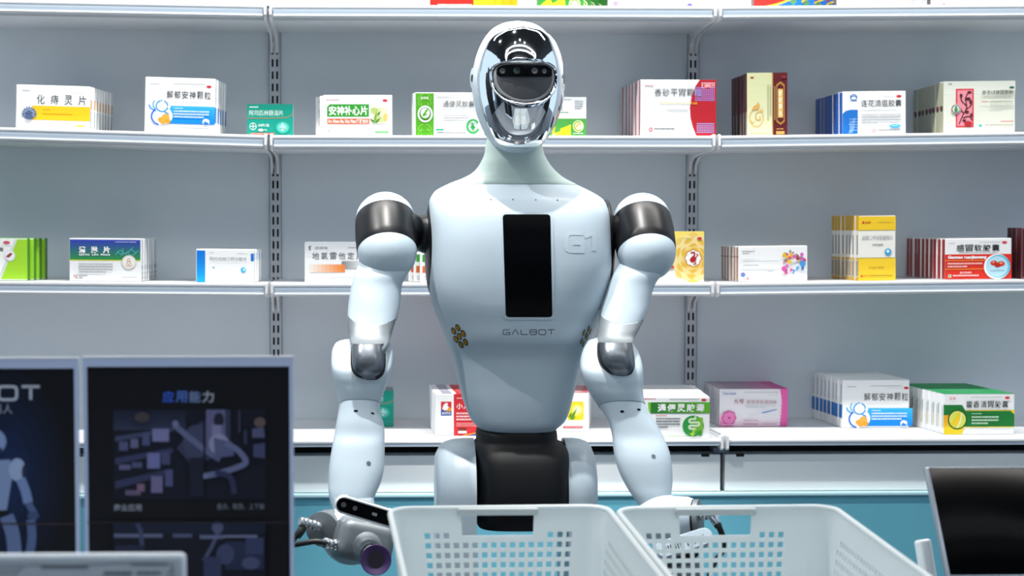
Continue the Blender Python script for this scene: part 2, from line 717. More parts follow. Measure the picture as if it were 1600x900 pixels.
def upright(xc, label):
    """slotted steel strip: a channel with two columns of open slots, black inside"""
    zb, zt = .95, 2.0
    wd, dp = .026, .012
    cols = [(-.0070, -.0026), (.0026, .0070)]
    xs = [-wd / 2, cols[0][0], cols[0][1], cols[1][0], cols[1][1], wd / 2]
    pitch, sh = .0262, .0166
    zs = [zb]
    k = 0
    while zb + .005 + k * pitch + sh < zt:
        zs += [zb + .005 + k * pitch, zb + .005 + k * pitch + sh]
        k += 1
    zs.append(zt)
    y = YW - dp
    V = [(xc + x, y, z) for z in zs for x in xs]
    V += [(xc + x, y + .004, z) for z in zs for x in xs]
    n, o = len(xs), len(xs) * len(zs)
    Fs = []
    for j in range(len(zs) - 1):
        for i in range(5):
            a = j * n + i
            if j % 2 == 1 and i in (1, 3):
                Fs += [(a, a + o, a + n + o, a + n), (a + 1, a + n + 1, a + n + 1 + o, a + 1 + o), (a, a + 1, a + 1 + o, a + o), (a + n, a + n + o, a + n + 1 + o, a + n + 1)]
            else:
                Fs.append((a, a + 1, a + n + 1, a + n))
    s0 = box(xc - wd / 2, xc - wd / 2 + .001, y, YW, zb, zt)
    s1 = box(xc + wd / 2 - .001, xc + wd / 2, y, YW, zb, zt)
    o_ = obj('slotted_upright', join((V, Fs), s0, s1), M_upright, smooth=False)
    tag(o_, label, 'upright')
    obj('slot_shadow', box(xc - .011, xc + .011, YW - .006, YW - .001, zb + .002, zt - .002), M_black, o_, smooth=False)  # black strip paints the shade inside the open slots


upright(XJ1, 'grey slotted steel upright behind the shelf joint left of the robot')
upright(XJ2, 'grey slotted steel upright behind the shelf joint right of the robot')

# below the bottom shelf: black recess, white base panels, blue cabinet
zg0, zg1 = P(700, 712, 3.80).z, P(700, 768.5, 3.80).z
structure('gap_shade_1', box(-1.6, 2.2, 3.86, YW, .02, Z['bottom'] - .0225), M_black)  # black board stands in for the shade in the gap
for b, (xa, xb) in enumerate([(XJ1 - BW, XJ1), (XJ1, XJ2), (XJ2, XJ2 + BW)]):
    pn = obj('kick_plate', box(xa + .005, xb - .005, 3.80, 3.86, zg1, zg0), M_kick, smooth=False)
    tag(pn, 'white metal kick plate under the bottom shelf, %s' % BAY_WORD[b], 'plate', 'white kick plates')
    for xx in (xa + .035, xb - .035):
        obj('panel_slot', box(xx - .008, xx + .008, 3.7995, 3.81, zg0 - .004, zg0 + .001), M_black, pn, smooth=False)
for xj, wd in ((XJ1, 'left'), (XJ2, 'right')):
    jp = obj('joint_plate', box(xj - .016, xj + .016, 3.815, 3.86, zg0 + .002, zg0 + .012), mat('plate_grey', '#7d8798', .4, noise=.05), smooth=False)
    tag(jp, 'small grey joint plate under the bottom shelf at the %s shelf joint' % wd, 'plate')
zc = P(700, 771, 3.79).z
cab = obj('base_cabinet', box(-1.6, 2.2, 3.792, 3.86, .0, zc - .006), M_blue, smooth=False)
tag(cab, 'long blue laminate base cabinet with pale cyan top edge below the shelves', 'cabinet')
obj('top_edge', rbox(3.8, .075, .008, .002, 2, Matrix.Translation((.3, 3.825, zc - .004))), M_cyan, cab)

# the hall behind the camera, seen only in the robot's mirror face
lampm = glow('ceiling_lamp_glow', (0.95, 0.98, 1.0), 9)
for i, (ym, hw, nm) in enumerate(((1.35, 2.1, 'nearest'), (.85, 2.3, 'middle'), (-.2, 1.2, 'farthest'))):
    pts = [(0.3 + hw * math.sin(R(a)), ym - .6 * hw * (1 - math.cos(R(a))), 3.5) for a in range(-90, 91, 9)]
    o = obj('arc_ceiling_lamp', tube(pts, (.05, .05, .02)[i], 8), lampm)
    tag(o, 'curved white linear lamp on the dark hall ceiling, %s arc to the robot' % nm, 'lamp', 'arc lamps on the ceiling')
for x, y, nm in ((-.05, 1.6, 'left of the nearest arc middle'), (.35, 1.8, 'closest to the robot'), (.75, 1.6, 'right of the nearest arc middle'), (-1.2, 1.0, 'far left'), (1.7, .8, 'far right')):
    o = obj('ceiling_downlight', lathe((x, y, 3.5), (0, 0, -1), [(-.1, .05), (0, .05), (.001, .04)], 20), lampm)
    tag(o, 'round white downlight on the dark hall ceiling, ' + nm, 'lamp', 'round ceiling downlights')
for i in range(5):
    o = obj('wall_window_panel', box(-4.09, -4.07, -5.6 + i * 1.25, -4.6 + i * 1.25, .5, 2.4), mat('window_blue_white', '#dfe8f6', .3))
    tag(o, 'pale window panel on the left hall wall, number %d from the far end' % (i + 1), 'panel', 'hall window panels')
for i, (x, y, c) in enumerate(((-.9, -3.6, '#2b2f36'), (.1, -4.6, '#4a515b'), (2.2, -3.4, '#262a31'), (-2.4, -2.6, '#c9d3e4'), (3.2, -1.4, '#9fb0c8'))):
    structure('column', box(x - .2, x + .2, y - .2, y + .2, 0, 3.6), mat('added_column_%d' % i, c, .5, noise=.05))  # columns added for their reflection in the chrome face
for i, (x, y0, y1, c) in enumerate(((-3.0, 1.9, 2.9, '#1c2026'), (-3.0, .2, 1.2, '#20252d'), (-3.0, -1.6, -.9, '#2a313c'), (3.9, 1.4, 2.6, '#1c2026'), (3.9, -.4, .6, '#2b313b'), (3.9, -2.6, -1.7, '#343a44'))):
    structure('added_partition', box(x - .04, x + .04, y0, y1, 0, 2.6), mat('added_dark_panel_%d' % i, c, .5, noise=.06))  # dark panels added to darken the sides of the chrome face
rc = obj('reception_desk', rbox(1.5, .6, 1.0, .08, 4, Matrix.Translation((.9, -2.2, .5))), M_counter)
tag(rc, 'white rounded reception desk across the hall facing the robot', 'desk')
# ------------------------------------------------------------------ medicine cartons
ORD = ['front', 'second', 'third', 'fourth', 'fifth', 'sixth', 'seventh', 'eighth', 'ninth', 'tenth', 'eleventh', 'twelfth']
WHITE = '#fafbfb'


def stack(level, xl, yt, xr, yb, n, t, side, xs, desc, where, front, body=WHITE, sidep=None, topp=None, sidebody=None, Y=3.93, group=None, jit=.0012, top_px=None):
    """a row of cartons one behind the other; the first shows its front at photo box xl..xr, yt..yb.
    side/xs: which side of the row shows and where its last carton ends. sidep/topp: print on that side/top."""
    rr = random.Random(int(xl * 7 + yt))
    if level == 'bottom':
        q = PZ((xl + xr) / 2, yb, Z['bottom'])
        Y = q.y
    a, b_ = P(xl, (yt + yb) / 2, Y), P(xr, (yt + yb) / 2, Y)
    wdt = b_.x - a.x
    xc = (a.x + b_.x) / 2
    z = shelf_z(level, xc)
    s = wdt / (xr - xl)
    h = P((xl + xr) / 2, yt, Y).z - z
    hpx = h / s
    roll = ROLL.get((level, bay_of(xc)), 0)
    # drift of the row
    d = (n - 1) * t
    drift = 0.0
    if n > 1 and xs is not None:
        e0 = a.x if side == 'L' else b_.x
        drift = (P(xs, (yt + yb) / 2, Y + d + t).x - e0) / (n - 1)
    bev = .0011
    g = rbox(wdt - .0004, t - .0012, h, bev, 1, Matrix.Translation((0, t / 2, h / 2)))
    me = bpy.data.meshes.new('carton_body')
    me.from_pydata(g[0], [], g[1])
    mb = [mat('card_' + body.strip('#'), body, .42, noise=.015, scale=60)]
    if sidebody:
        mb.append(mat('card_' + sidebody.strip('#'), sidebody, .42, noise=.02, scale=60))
    for m in mb:
        me.materials.append(m)
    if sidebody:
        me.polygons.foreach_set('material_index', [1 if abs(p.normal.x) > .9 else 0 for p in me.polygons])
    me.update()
    yf = .0006 - .00005
    k = hpx / (yb - yt)
    fm = print_mesh('front_print', front, lambda x, y, l: (x * s - wdt / 2, yf - l, h - y * s * k)) if front else None
    sx = -1 if side == 'L' else 1
    sm = None
    if sidep:        # side coordinates: 0..1 across the thickness, 0..1 down the height
        sm = print_mesh('side_print', sidep, lambda x, y, l: (sx * (wdt / 2 - .0002 + l), .0006 + x * (t - .0012), h - y * h))
    tm = None
    if topp:         # 0..1 along the width, 0..1 front to back
        tm = print_mesh('top_print', topp, lambda x, y, l: (-wdt / 2 + x * wdt, .0006 + y * (t - .0012), h + l))
    for i in range(n):
        o = link('medicine_carton', me)
        jx = 0 if i == 0 else rr.uniform(-jit, jit)
        ox = drift * i + jx
        o.location = (xc + ox, Y + i * t, shelf_z(level, xc + ox) + .0006)
        o.rotation_euler = (0, roll, 0)
        if n == 1:
            lab = '%s, %s' % (desc, where)
        else:
            lab = '%s, %s, %s' % (desc, 'frontmost' if i == 0 else ORD[i] + ' from front', where)
        tag(o, lab, 'carton', (group or desc + 's ' + where) if n > 1 else None)
        if fm and i == 0:
            link('front_print', fm, o)
        elif fm and abs(drift) > .004:
            link('front_print', fm, o)
        if sm:
            link('side_print', sm, o)
        if tm:
            link('top_print', tm, o)


OTC = lambda x, y, c='#d8343a': [('e', x, y, 4, 2, c)]


def lotus(cx, cy, r):
    out = []
    for ring, (rr, n, c) in enumerate(((1.0, 11, '#55698f'), (.78, 9, '#8da3c6'), (.5, 7, '#45587e'))):
        for i in range(n):
            a = R(-200 + 220 * i / (n - 1))
            dx, dy = math.cos(a), math.sin(a)
            tip = (cx + dx * r * rr, cy + 2 + dy * r * rr)
            nx, ny = -dy, dx
            mid = (cx + dx * r * rr * .6, cy + 2 + dy * r * rr * .6)
            out.append(('p', [(cx, cy + 2), (mid[0] + nx * r * .17, mid[1] + ny * r * .17), tip, (mid[0] - nx * r * .17, mid[1] - ny * r * .17)], c if i % 2 else mix(c, '#a9bcd8', .3)))
    out.append(('e', cx, cy + r * .55, r * .55, r * .3, '#55698f'))
    return out


def flower(cx, cy, r, n, c, c2):
    out = []
    for i in range(n):
        a = 2 * math.pi * i / n
        out.append(('e', cx + math.cos(a) * r * .6, cy + math.sin(a) * r * .6, r * .36, r * .36, c))
    return out + [('e', cx, cy, r * .22, r * .22, c2)]


def leaf(x0, y0, x1, y1, wd, c):
    dx, dy = x1 - x0, y1 - y0
    L = math.hypot(dx, dy)
    nx, ny = -dy / L * wd, dx / L * wd
    return ('p', [(x0, y0), (x0 + dx * .35 + nx, y0 + dy * .35 + ny), (x1, y1), (x0 + dx * .5 - nx * .5, y0 + dy * .5 - ny * .5)], c)


# --- shelf level with the head
LU = 'upper shelf'
stack('upper', 24, 134, 140, 203, 8, .026, 'R', 175, 'white carton with yellow band and grey lotus', LU,
      [('l', 10.5, 8.6, 21, 11.4, 1, '#9aa0a8'), ('l', 85, 10.5, 106, 11.6, 1, '#c3c8cc'),
       ('ts', 32.4, 15, 109.5, 30, '化痔灵片', '#33373d', .0, .75),
       ('r', 26, 32.5, 116, 55, '#ffcf22'), ('l', 42, 38, 54, 40.5, 1, '#e98d12'), ('l', 42, 44.5, 88, 47.5, 1, '#e98d12'),
       ('r', 94, 61.5, 108, 64, '#ffe04a')] + lotus(21, 44, 13),
      sidep=[('r', .2, .3, .85, .52, '#e9a94a'), ('r', .15, .56, .85, .95, '#c3cbcd')])
JIEYU = [('l', 8, 10, 22, 12.5, 1, '#b5babf'), ('l', 44, 9, 94, 10.6, 1, '#9aa2aa'), ('l', 67, 12.5, 94, 13.6, 1, '#cfd4d8')] + OTC(99.7, 12.7) + [
    ('ts', 34, 20.5, 102.7, 32.5, '解郁安神颗粒', '#272b31', .0, .22), ('l', 40, 37, 92, 38.4, 1, '#dfe3e6'),
    ('g', 37, 44, 110, 72, '#3dbcf4', '#0a86ee'), ('e', 25, 60, 19, 15, '#ffffff'), ('e', 27, 46, 13, 11, '#ffffff'),
    ('ring', 27, 45, 9, 8.5, 2.2, '#2f9fe0', -70, 250), ('s', [(18, 52), (10, 49), (6.5, 43)], 1.8, '#2f9fe0'), ('s', [(17, 50), (13, 43), (15, 36)], 1.6, '#4fb2ea'),
    ('s', [(31, 54), (37, 57), (34, 62)], 1.8, '#2f9fe0'), ('e', 26, 36, 2, 1.2, '#7fc8f0'), ('e', 38, 46, 2.4, 2.4, '#ffffff'),
    ('ring', 25, 61, 14, 13, 2.4, '#1a74d8', 100, 235),
    ('e', 27, 66, 6, 4, '#f0a93a'), ('e', 33, 62, 6, 5, '#f2b146'), ('e', 36, 68, 5, 4, '#eea432'), ('e', 29, 70, 4, 3, '#f0a93a'),
    ('l', 45.6, 47, 60, 49.5, 1, '#d9f1ff'), ('l', 45.6, 51, 101, 62, 3, '#d9f1ff'),
    ('p', [(91, 71), (91, 65.5), (96, 62.5), (101.5, 65.5), (101.5, 71)], '#ffffff'), ('r', 92.6, 66.5, 100, 71, '#0a86ee'), ('t', 92.5, 63.5, 100.5, 68.6, '10', '#ffffff', .03),
    ('l', 59, 77.5, 100, 79.6, 1, '#3b4046')]
JSIDE = [('r', 0, .52, 1, .80, '#2a79c8'), ('r', .35, .1, .5, .46, '#b9c0c8'), ('r', .6, .14, .7, .42, '#c9cfd6')]
stack('upper', 225, 122, 335, 208, 5, .03, 'R', 353, 'white carton with blue band and 10 badge', LU, JIEYU, sidep=JSIDE)
TEAL = [('r', 0, 0, 72, 46, '#12a28e'), ('g', 0, 0, 72, 20, '#0c8f7c', '#13a08c'), ('l', 4, 3.6, 18, 6.6, 1, '#e4f7f3'),
        ('t', 3.4, 9, 56.5, 17, '阿司匹林肠溶片', '#e8f8f5'), ('s', [(0, 20.5), (30, 20.6), (55, 20), (66, 18), (72, 13)], 1.1, '#b58a6c'),
        ('ring', 9.3, 32.6, 5, 5, 1.0, '#d9f3ee'), ('r', 5, 32, 13.6, 33.2, '#d9f3ee'), ('r', 8.7, 28.3, 9.9, 37, '#d9f3ee'),
        ('t', 17.4, 28.6, 35, 33, '30片/盒', '#f2fbfa', .02), ('e', 21.5, 38, 4, 2, '#e6f7f4'), ('t', 26, 36.6, 31, 39.6, 'mg', '#d9f3ee'), ('r', 5, 42, 43, 45, '#d66a62'), ('l', 6, 43, 42, 44.2, 1, '#f5cfca'),
        ('glow', 55.7, 34, 11, 9, '#15a792', '#c9fff4'), ('r', 55, 27.5, 56.4, 39, '#e3efec'), ('s', [(51, 36), (55.5, 35), (60, 38)], 1.2, '#8fa8a4')]
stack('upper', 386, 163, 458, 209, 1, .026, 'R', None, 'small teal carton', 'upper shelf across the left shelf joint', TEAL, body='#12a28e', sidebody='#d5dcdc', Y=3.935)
stack('upper', 505, 149, 613, 209, 3, .03, 'L', 493, 'white carton with green title block over orange strip', LU,
      [('l', 5.5, 6.5, 25, 9.5, 1, '#b58a8a')] + OTC(96.6, 8) + [
          ('p', [(6, 31.8), (6, 18), (10, 13.5), (71.4, 13.5), (71.4, 31.8)], '#2f9c2c'), ('ts', 8.6, 16, 69.5, 29.8, '安神补心片', '#ffffff', .025, .04),
          ('r', 6.3, 34.6, 71.9, 42.6, '#e0663a'), ('t', 7.5, 36, 51, 41, 'An Shen Bu Xin Pian', '#ffffff', .02), ('t', 52, 35.6, 70.5, 41.8, '薄膜衣片', '#ffffff', .02),
          ('r', 74, 13.8, 102, 42, '#e9ecdc'), ('e', 90, 30, 11, 11, '#cfdc9a'), ('e', 80, 23, 6, 5, '#b9cf7a'), ('e', 93, 26, 7, 6, '#e3e8c0'), ('e', 97, 33, 3, 6, '#e8c970'), ('e', 82, 18, 2, 2, '#dfe5c2'),
          leaf(78, 42, 84, 24, 3, '#7aa63a'), leaf(80, 41, 90, 33, 2.5, '#4f8f2a'), leaf(80, 41, 72, 34, 2, '#3c7f26'), leaf(84, 30, 90, 23, 2, '#3c7f26'),
          ('l', 6.5, 44.6, 66, 46.4, 1, '#aeb3b7'), ('l', 6.5, 48.2, 44, 50, 1, '#b9bec2'), ('l', 7, 52.3, 11, 55, 1, '#55595d'), ('l', 14, 52.6, 62, 54.6, 1, '#b2b7bb'),
          ('r', 81, 53, 101.5, 56, '#3fae4a'), ('l', 83, 53.9, 100, 55.2, 1, '#d9f0dc')],
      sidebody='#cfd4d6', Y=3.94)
stack('upper', 648, 145, 757, 208, 3, .026, 'L', 643, 'white carton with green scroll strip and ring emblem', LU,
      [('r', 1.5, 1, 29.8, 63, '#54ab22')] +
      [('s', [(15.6 + sx * x, y0 + y) for x, y in ((2, 0), (8, 3), (10, 8), (5, 9), (6, 5))], 1.1, '#86cf4c') for sx in (-1, 1) for y0 in (9, 2, 46, 54)] +
      [('t', 9, 6, 22, 10, '欣佳堂', '#e9f6df', .02), ('ring', 16.3, 31.3, 10.5, 11, 2.4, '#ffffff'), ('e', 16.3, 30.5, 8, 8.4, '#4a9f1f'), ('e', 16.3, 30, 7.2, 7.4, '#ffffff'),
       ('p', [(11, 34), (18, 24.5), (22, 24), (17, 31), (21, 31.5), (14, 35)], '#54ab22'),
       ('l', 33, 4, 69, 6.8, 2, '#b9bec2'), ('ts', 44, 12.2, 93, 21, '通便灵胶囊', '#3a3e44', .0, .1), ('t', 44, 23.8, 93, 27.2, 'Tongbianling Jiaonang', '#9da3a8'),
       ('l', 45, 32.5, 84, 41.5, 3, '#b5babd'), ('r', 33, 53, 45.5, 55.6, '#39ad86'), ('l', 34, 58, 80, 60.4, 1, '#43484d'),
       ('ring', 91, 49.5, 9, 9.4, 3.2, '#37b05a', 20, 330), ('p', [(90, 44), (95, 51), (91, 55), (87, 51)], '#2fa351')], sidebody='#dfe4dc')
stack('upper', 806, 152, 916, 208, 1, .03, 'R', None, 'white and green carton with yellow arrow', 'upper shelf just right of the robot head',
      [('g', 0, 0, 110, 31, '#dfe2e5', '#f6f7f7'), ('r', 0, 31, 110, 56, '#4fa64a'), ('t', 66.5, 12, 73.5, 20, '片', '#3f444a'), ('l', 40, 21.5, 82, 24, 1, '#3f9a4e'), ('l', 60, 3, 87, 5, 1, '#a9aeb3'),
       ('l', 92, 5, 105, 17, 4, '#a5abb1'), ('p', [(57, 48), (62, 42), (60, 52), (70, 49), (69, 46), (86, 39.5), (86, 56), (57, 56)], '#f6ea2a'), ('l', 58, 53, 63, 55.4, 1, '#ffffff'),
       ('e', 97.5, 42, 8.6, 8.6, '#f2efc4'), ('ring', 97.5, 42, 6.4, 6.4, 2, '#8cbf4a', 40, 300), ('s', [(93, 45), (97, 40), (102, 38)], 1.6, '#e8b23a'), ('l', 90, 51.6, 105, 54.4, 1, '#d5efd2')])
stack('upper', 1000, 125, 1119, 207, 6, .043, 'L', 970, 'white carton with red curved end and dot grids', LU,
      [('p', [(119, 0), (93, 0), (86, 10), (80.5, 24), (78, 41), (79, 55), (82.5, 68), (88.5, 82), (119, 82)], '#b7202c'),
       ('dots', 97, 5, 115.5, 11, 7, 3, 1.15, '#f4e3ec'), ('dots', 87, 11.8, 115.5, 29.6, 11, 7, 1.15, '#8f8fe0'), ('dots', 90, 64, 115, 76.4, 10, 5, 1.15, '#a9a6e6'),
       ('e', 105.5, 9, 7, 3.4, '#e04a52'), ('t', 101, 7, 110.5, 11, 'OTC', '#ffffff', .02), ('l', 7.5, 7.5, 21, 11, 1, '#e0b5b5'),
       ('ts', 22.6, 13.3, 83.5, 24, '香砂平胃颗', '#3c4046', .0, .2), ('t', 84.5, 13.3, 96, 24, '粒', '#9aa6e0'), ('t', 30, 32, 78, 36, 'Xiangsha Pingwei', '#efe28a'), ('t', 79, 32, 89, 36, 'Keli', '#f0a52c', .02),
       ('l', 42, 43.4, 75, 45.4, 1, '#a2a7ab'), ('p', [(13.4, 72.6), (17, 69), (20.6, 72.6), (17, 76.2)], '#c63a44'), ('e', 17, 72.6, 1.5, 1.5, '#f3dada'), ('l', 22.6, 70.6, 54, 74.4, 1, '#4a4e53')],
      body='#eceef0', sidep=[('r', 0, 0, .32, 1, '#b2242f'), ('r', .32, 0, 1, 1, '#dfe0e3')])
stack('upper', 1168, 114, 1231, 206, 5, .034, 'L', 1144, 'tall pale green and maroon carton with gold swirl', LU,
      [('g', 0, 0, 40, 92, '#cfd3a4', '#e6e5bd'), ('r', 40, 0, 63, 92, '#5e1822'), ('r', 39, 0, 40.6, 92, '#b98f4a'),
       ('e', 8, 7, 3, 1.4, '#a8323a'), ('ring', 14.5, 66, 10.5, 13, 1.7, '#e2bd76', -60, 250), ('s', [(22, 56), (14, 60), (14, 68), (20, 69), (20, 64)], 1.7, '#dcb366'), ('s', [(5, 70), (8, 74), (11, 71)], 1.6, '#dcb366'),
       ('p', [(7, 55), (11, 48), (15, 47), (17, 42), (20, 48), (17, 54), (11, 55)], '#d9a95a'), ('e', 22.5, 55, 2.6, 2.6, '#e2bd76'),
       ('r', 32, 17, 33.2, 70, '#a9ad84'), ('r', 35.6, 17, 36.8, 64, '#a9ad84'), ('l', 5, 88.6, 35, 90.6, 1, '#a89a6a'),
       ('p', [(52, 13), (58.5, 18), (58.5, 72), (52, 77), (45.5, 72), (45.5, 18)], '#b6863c'), ('p', [(52, 16), (57, 20), (57, 70), (52, 74), (47, 70), (47, 20)], '#5e1822'),
       ('p', [(48.2, 24), (55.8, 24), (55.8, 66), (48.2, 66)], '#e8c274')] +
      [('t', 49.2, 27 + i * 9.6, 54.8, 34.6 + i * 9.6, c, '#fff6dc', .02) for i, c in enumerate('舒肝颗丸')] +
      [('r', 42.4, 20, 43.6, 70, '#b9a07c'), ('l', 46, 82, 57, 84.6, 1, '#d9a95a'), ('r', 45, 86, 58, 90.5, '#d9a95a'), ('e', 57, 6.5, 3.6, 1.6, '#8e2f3a')],
      body='#5a2a30', sidep=[('r', 0, .62, .45, 1, '#93908c'), ('r', .6, 0, .8, 1, '#47302e')])
stack('upper', 1317, 143, 1416, 205, 9, .027, 'L', 1274, 'white and blue carton with blue leaf block', LU,
      [('ring', 17.4, 8.6, 5, 4, 1.5, '#2a73c8'), ('s', [(12, 9), (17.4, 6.6), (23, 9)], 1.2, '#2a73c8'), ('l', 12, 13, 23, 15.4, 1, '#3d6fae')] + OTC(88, 7.6) + [
          ('l', 64, 7, 82, 8.4, 1, '#c3c8cd'), ('ts', 29, 12.4, 92, 22.4, '连花清瘟胶囊', '#2b2f35', .0, .08), ('l', 29, 26, 84, 28.4, 1, '#d9dde1'),
          ('p', [(0, 62), (0, 32), (5, 28), (12, 26.4), (23.6, 26.4), (23.6, 62)], '#1f72c9')] +
      [('s', [(10 + i, 60), (12 + i * 1.4, 52), (10 + i * 2.2, 46 - i * 2)], .8, '#8fc0ee') for i in range(5)] + [('dots', 12, 40, 21, 56, 4, 5, .9, '#a9cff2')] + [
          ('l', 29, 33, 91, 47, 4, '#b0b5ba'), ('e', 81.6, 50.6, 9.4, 2.7, '#3fb3e4'), ('l', 75, 49.6, 88, 51.6, 1, '#d9f2fc'),
          ('ring', 49, 57.4, 2.8, 1.6, .9, '#d0555a'), ('l', 53.5, 55.6, 91, 59, 1, '#777c82')],
      sidebody='#1d62c0', sidep=[('r', .86, 0, 1, 1, '#1a4fa0')])
stack('upper', 1475, 127, 1587, 206, 8, .031, 'L', 1428, 'beige carton with red botanical panel', LU,
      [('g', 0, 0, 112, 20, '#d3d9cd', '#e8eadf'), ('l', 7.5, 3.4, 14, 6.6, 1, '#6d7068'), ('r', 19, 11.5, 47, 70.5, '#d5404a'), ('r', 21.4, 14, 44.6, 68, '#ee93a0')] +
      [('s', p, 1.7, '#4a1e26') for p in ([(24, 66), (30, 52), (36, 40), (34, 26), (40, 16)], [(34, 44), (42, 38), (43, 30)], [(32, 50), (25, 42)], [(36, 38), (28, 30), (27, 22)], [(30, 56), (40, 54), (44, 60)])] +
      [('e', x, y, a, b, '#53202a') for x, y, a, b in ((40, 17, 3.4, 2), (38, 27, 4, 2.4), (27, 22, 2.2, 3), (42, 32, 2.2, 3.4), (36, 47, 3.4, 2.2), (25, 43, 2.8, 2), (32, 60, 3, 2), (43, 52, 2, 3))] +
      [('e', 38, 65, 6, 4, '#b52a36'), ('e', 18.7, 42.5, 7.8, 7.8, '#f1ede4')] +
      [('e', 18.7 + 6.4 * math.cos(R(a)), 42.5 + 6.4 * math.sin(R(a)), 1.2, 1.2, c) for a, c in zip(range(0, 360, 30), ['#c8333d', '#2f7f4a', '#35509a'] * 4)] +
      [('p', [(18.7, 37), (22, 45), (15.4, 45)], '#2e7d3f'), ('e', 18.7, 44, 2.4, 2.8, '#37924a')] + OTC(105.5, 10.6, '#2e6a52') + [
          ('ts', 59, 14.6, 108, 21.4, '参苓健脾胃颗粒', '#33382f', .01, .06), ('l', 62, 24, 104, 26, 1, '#b9bda9'), ('l', 58, 31, 69, 33.4, 1, '#c85a60'), ('l', 72, 30, 107, 38.5, 4, '#b9bcae'),
          ('l', 88, 61.6, 108, 64, 1, '#c33f49'), ('e', 56.5, 68.4, 2.6, 2.2, '#3fc2b4'), ('l', 64, 66.8, 108, 69.4, 1, '#8b8f86')],
      body='#e6e9da', sidebody='#b9b99c', sidep=[('e', .5, .52, .3, .06, '#3f3f3a'), ('e', .75, .5, .14, .035, '#a8484c')])

# --- shelf level with the chest
LM = 'middle shelf'
stack('middle', -70, 372, 43, 437, 4, .03, 'R', 75, 'white and lime green carton with round pill picture', LM,
      [('r', .5, .5, 112, 64.5, '#f6f8f5'), ('p', [(93, 2), (97, 2), (71, 62), (66, 62)], '#d9dde0'), ('p', [(97, 2), (112, 2), (112, 63), (71, 63)], '#a5dc35'), ('t', 64, 14.5, 75.5, 21, '囊', '#3b4b40'), ('t', 50, 14.5, 61.5, 21, '胶', '#3b4b40'),
       ('e', 80, 7, 5.4, 2.4, '#cf5a70'), ('l', 72, 11, 87, 12.6, 1, '#c4c9cc'), ('e', 85, 27, 8.6, 8.6, '#dfe2e4'), ('e', 84.5, 26.5, 7, 7, '#f4f5f6'), ('p', [(80, 27), (86, 22.4), (89.4, 24.4), (84, 30), (79.6, 29.6)], '#9a4a50')],
      sidebody='#3f8a16', body='#5da826')
stack('middle', 108, 373, 221, 439, 7, .026, 'R', 245, 'white carton with blue to green gradient top', LM,
      [('g', .8, 2, 111, 33, '#3340b4', '#2f9448'), ('r', .8, 33, 111, 34.4, '#dcd83a')] +
      [('s', p, 1.3, '#4fb3a8') for p in ([(72, 25), (80, 18), (88, 24), (96, 17), (104, 22)], [(74, 20), (82, 24), (84, 15)], [(90, 20), (98, 26), (108, 18)], [(80, 27), (92, 20), (100, 13)])] +
      [('ts', 14.7, 12.4, 63.4, 22.8, '清淋片', '#ffffff', .04, .75), ('t', 14.7, 23.6, 63.4, 27, 'QING  LIN  PIAN', '#f4f8ff', .03), ('l', 72, 4.8, 105, 6.6, 1, '#d5daf5'),
       ('e', 93, 36.4, 11.4, 11, '#d9d5cc'), ('e', 93, 36.4, 9.6, 9.2, '#f1eee8'), ('ring', 93, 33, 2.2, 2.2, .9, '#c79a6a'), ('ring', 93, 37.4, 2.6, 2.4, .9, '#c79a6a'), ('ring', 93, 36.4, 6.4, 6, .8, '#d68a5a', 40, 140),
       ('l', 15, 38.4, 68, 53, 4, '#a9aeb2'), ('t', 6.4, 56.6, 13.4, 61.6, 'YZ', '#b03a40', .02), ('l', 15, 57, 28, 61.6, 2, '#85898d'), ('l', 82, 59, 106, 61, 1, '#a5a9ad')],
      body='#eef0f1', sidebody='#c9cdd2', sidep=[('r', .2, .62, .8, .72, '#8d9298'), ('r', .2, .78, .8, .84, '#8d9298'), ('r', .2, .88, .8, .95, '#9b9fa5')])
stack('middle', 306, 390, 397, 439, 4, .03, 'R', 410, 'small white carton with bright blue left strip', LM,
      [('g', 1, 2, 14.4, 49, '#0c78e6', '#18b2f2'), ('r', 85.6, 6, 90.4, 17.4, '#1778d8'), ('t', 21.6, 11.4, 79, 17.4, '阿托伐他汀钙分散片', '#a2a7ac'), ('l', 21.5, 4.6, 28, 6.6, 1, '#b9bec4'), ('l', 64, 5.4, 80, 6.8, 1, '#c9ced3'),
       ('l', 22, 18.8, 79, 20, 1, '#dde1e4'), ('p', [(25, 26.4), (29.4, 26.4), (28, 28.8)], '#2aa0d8'), ('e', 74, 30.6, 4, 4, '#39bfe8'), ('e', 75, 30, 1.8, 1.8, '#d9f3fb'), ('l', 46, 43, 62, 44.4, 1, '#d5d9dd')],
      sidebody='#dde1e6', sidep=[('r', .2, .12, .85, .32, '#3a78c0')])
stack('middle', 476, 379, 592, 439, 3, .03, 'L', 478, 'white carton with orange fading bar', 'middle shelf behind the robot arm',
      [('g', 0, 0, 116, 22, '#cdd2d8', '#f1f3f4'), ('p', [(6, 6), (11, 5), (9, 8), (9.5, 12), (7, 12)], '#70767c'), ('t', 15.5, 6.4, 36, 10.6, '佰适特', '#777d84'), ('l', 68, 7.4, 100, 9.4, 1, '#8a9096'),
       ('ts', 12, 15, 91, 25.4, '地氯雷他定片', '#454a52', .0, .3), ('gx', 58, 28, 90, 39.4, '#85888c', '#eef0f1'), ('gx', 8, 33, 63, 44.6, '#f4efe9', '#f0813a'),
       ('l', 66, 41.6, 72, 42.8, 1, '#b5babf'), ('t', 41, 51.8, 48, 55, 'NH', '#989da2'), ('l', 50, 52, 86, 54.6, 1, '#b5babf')])
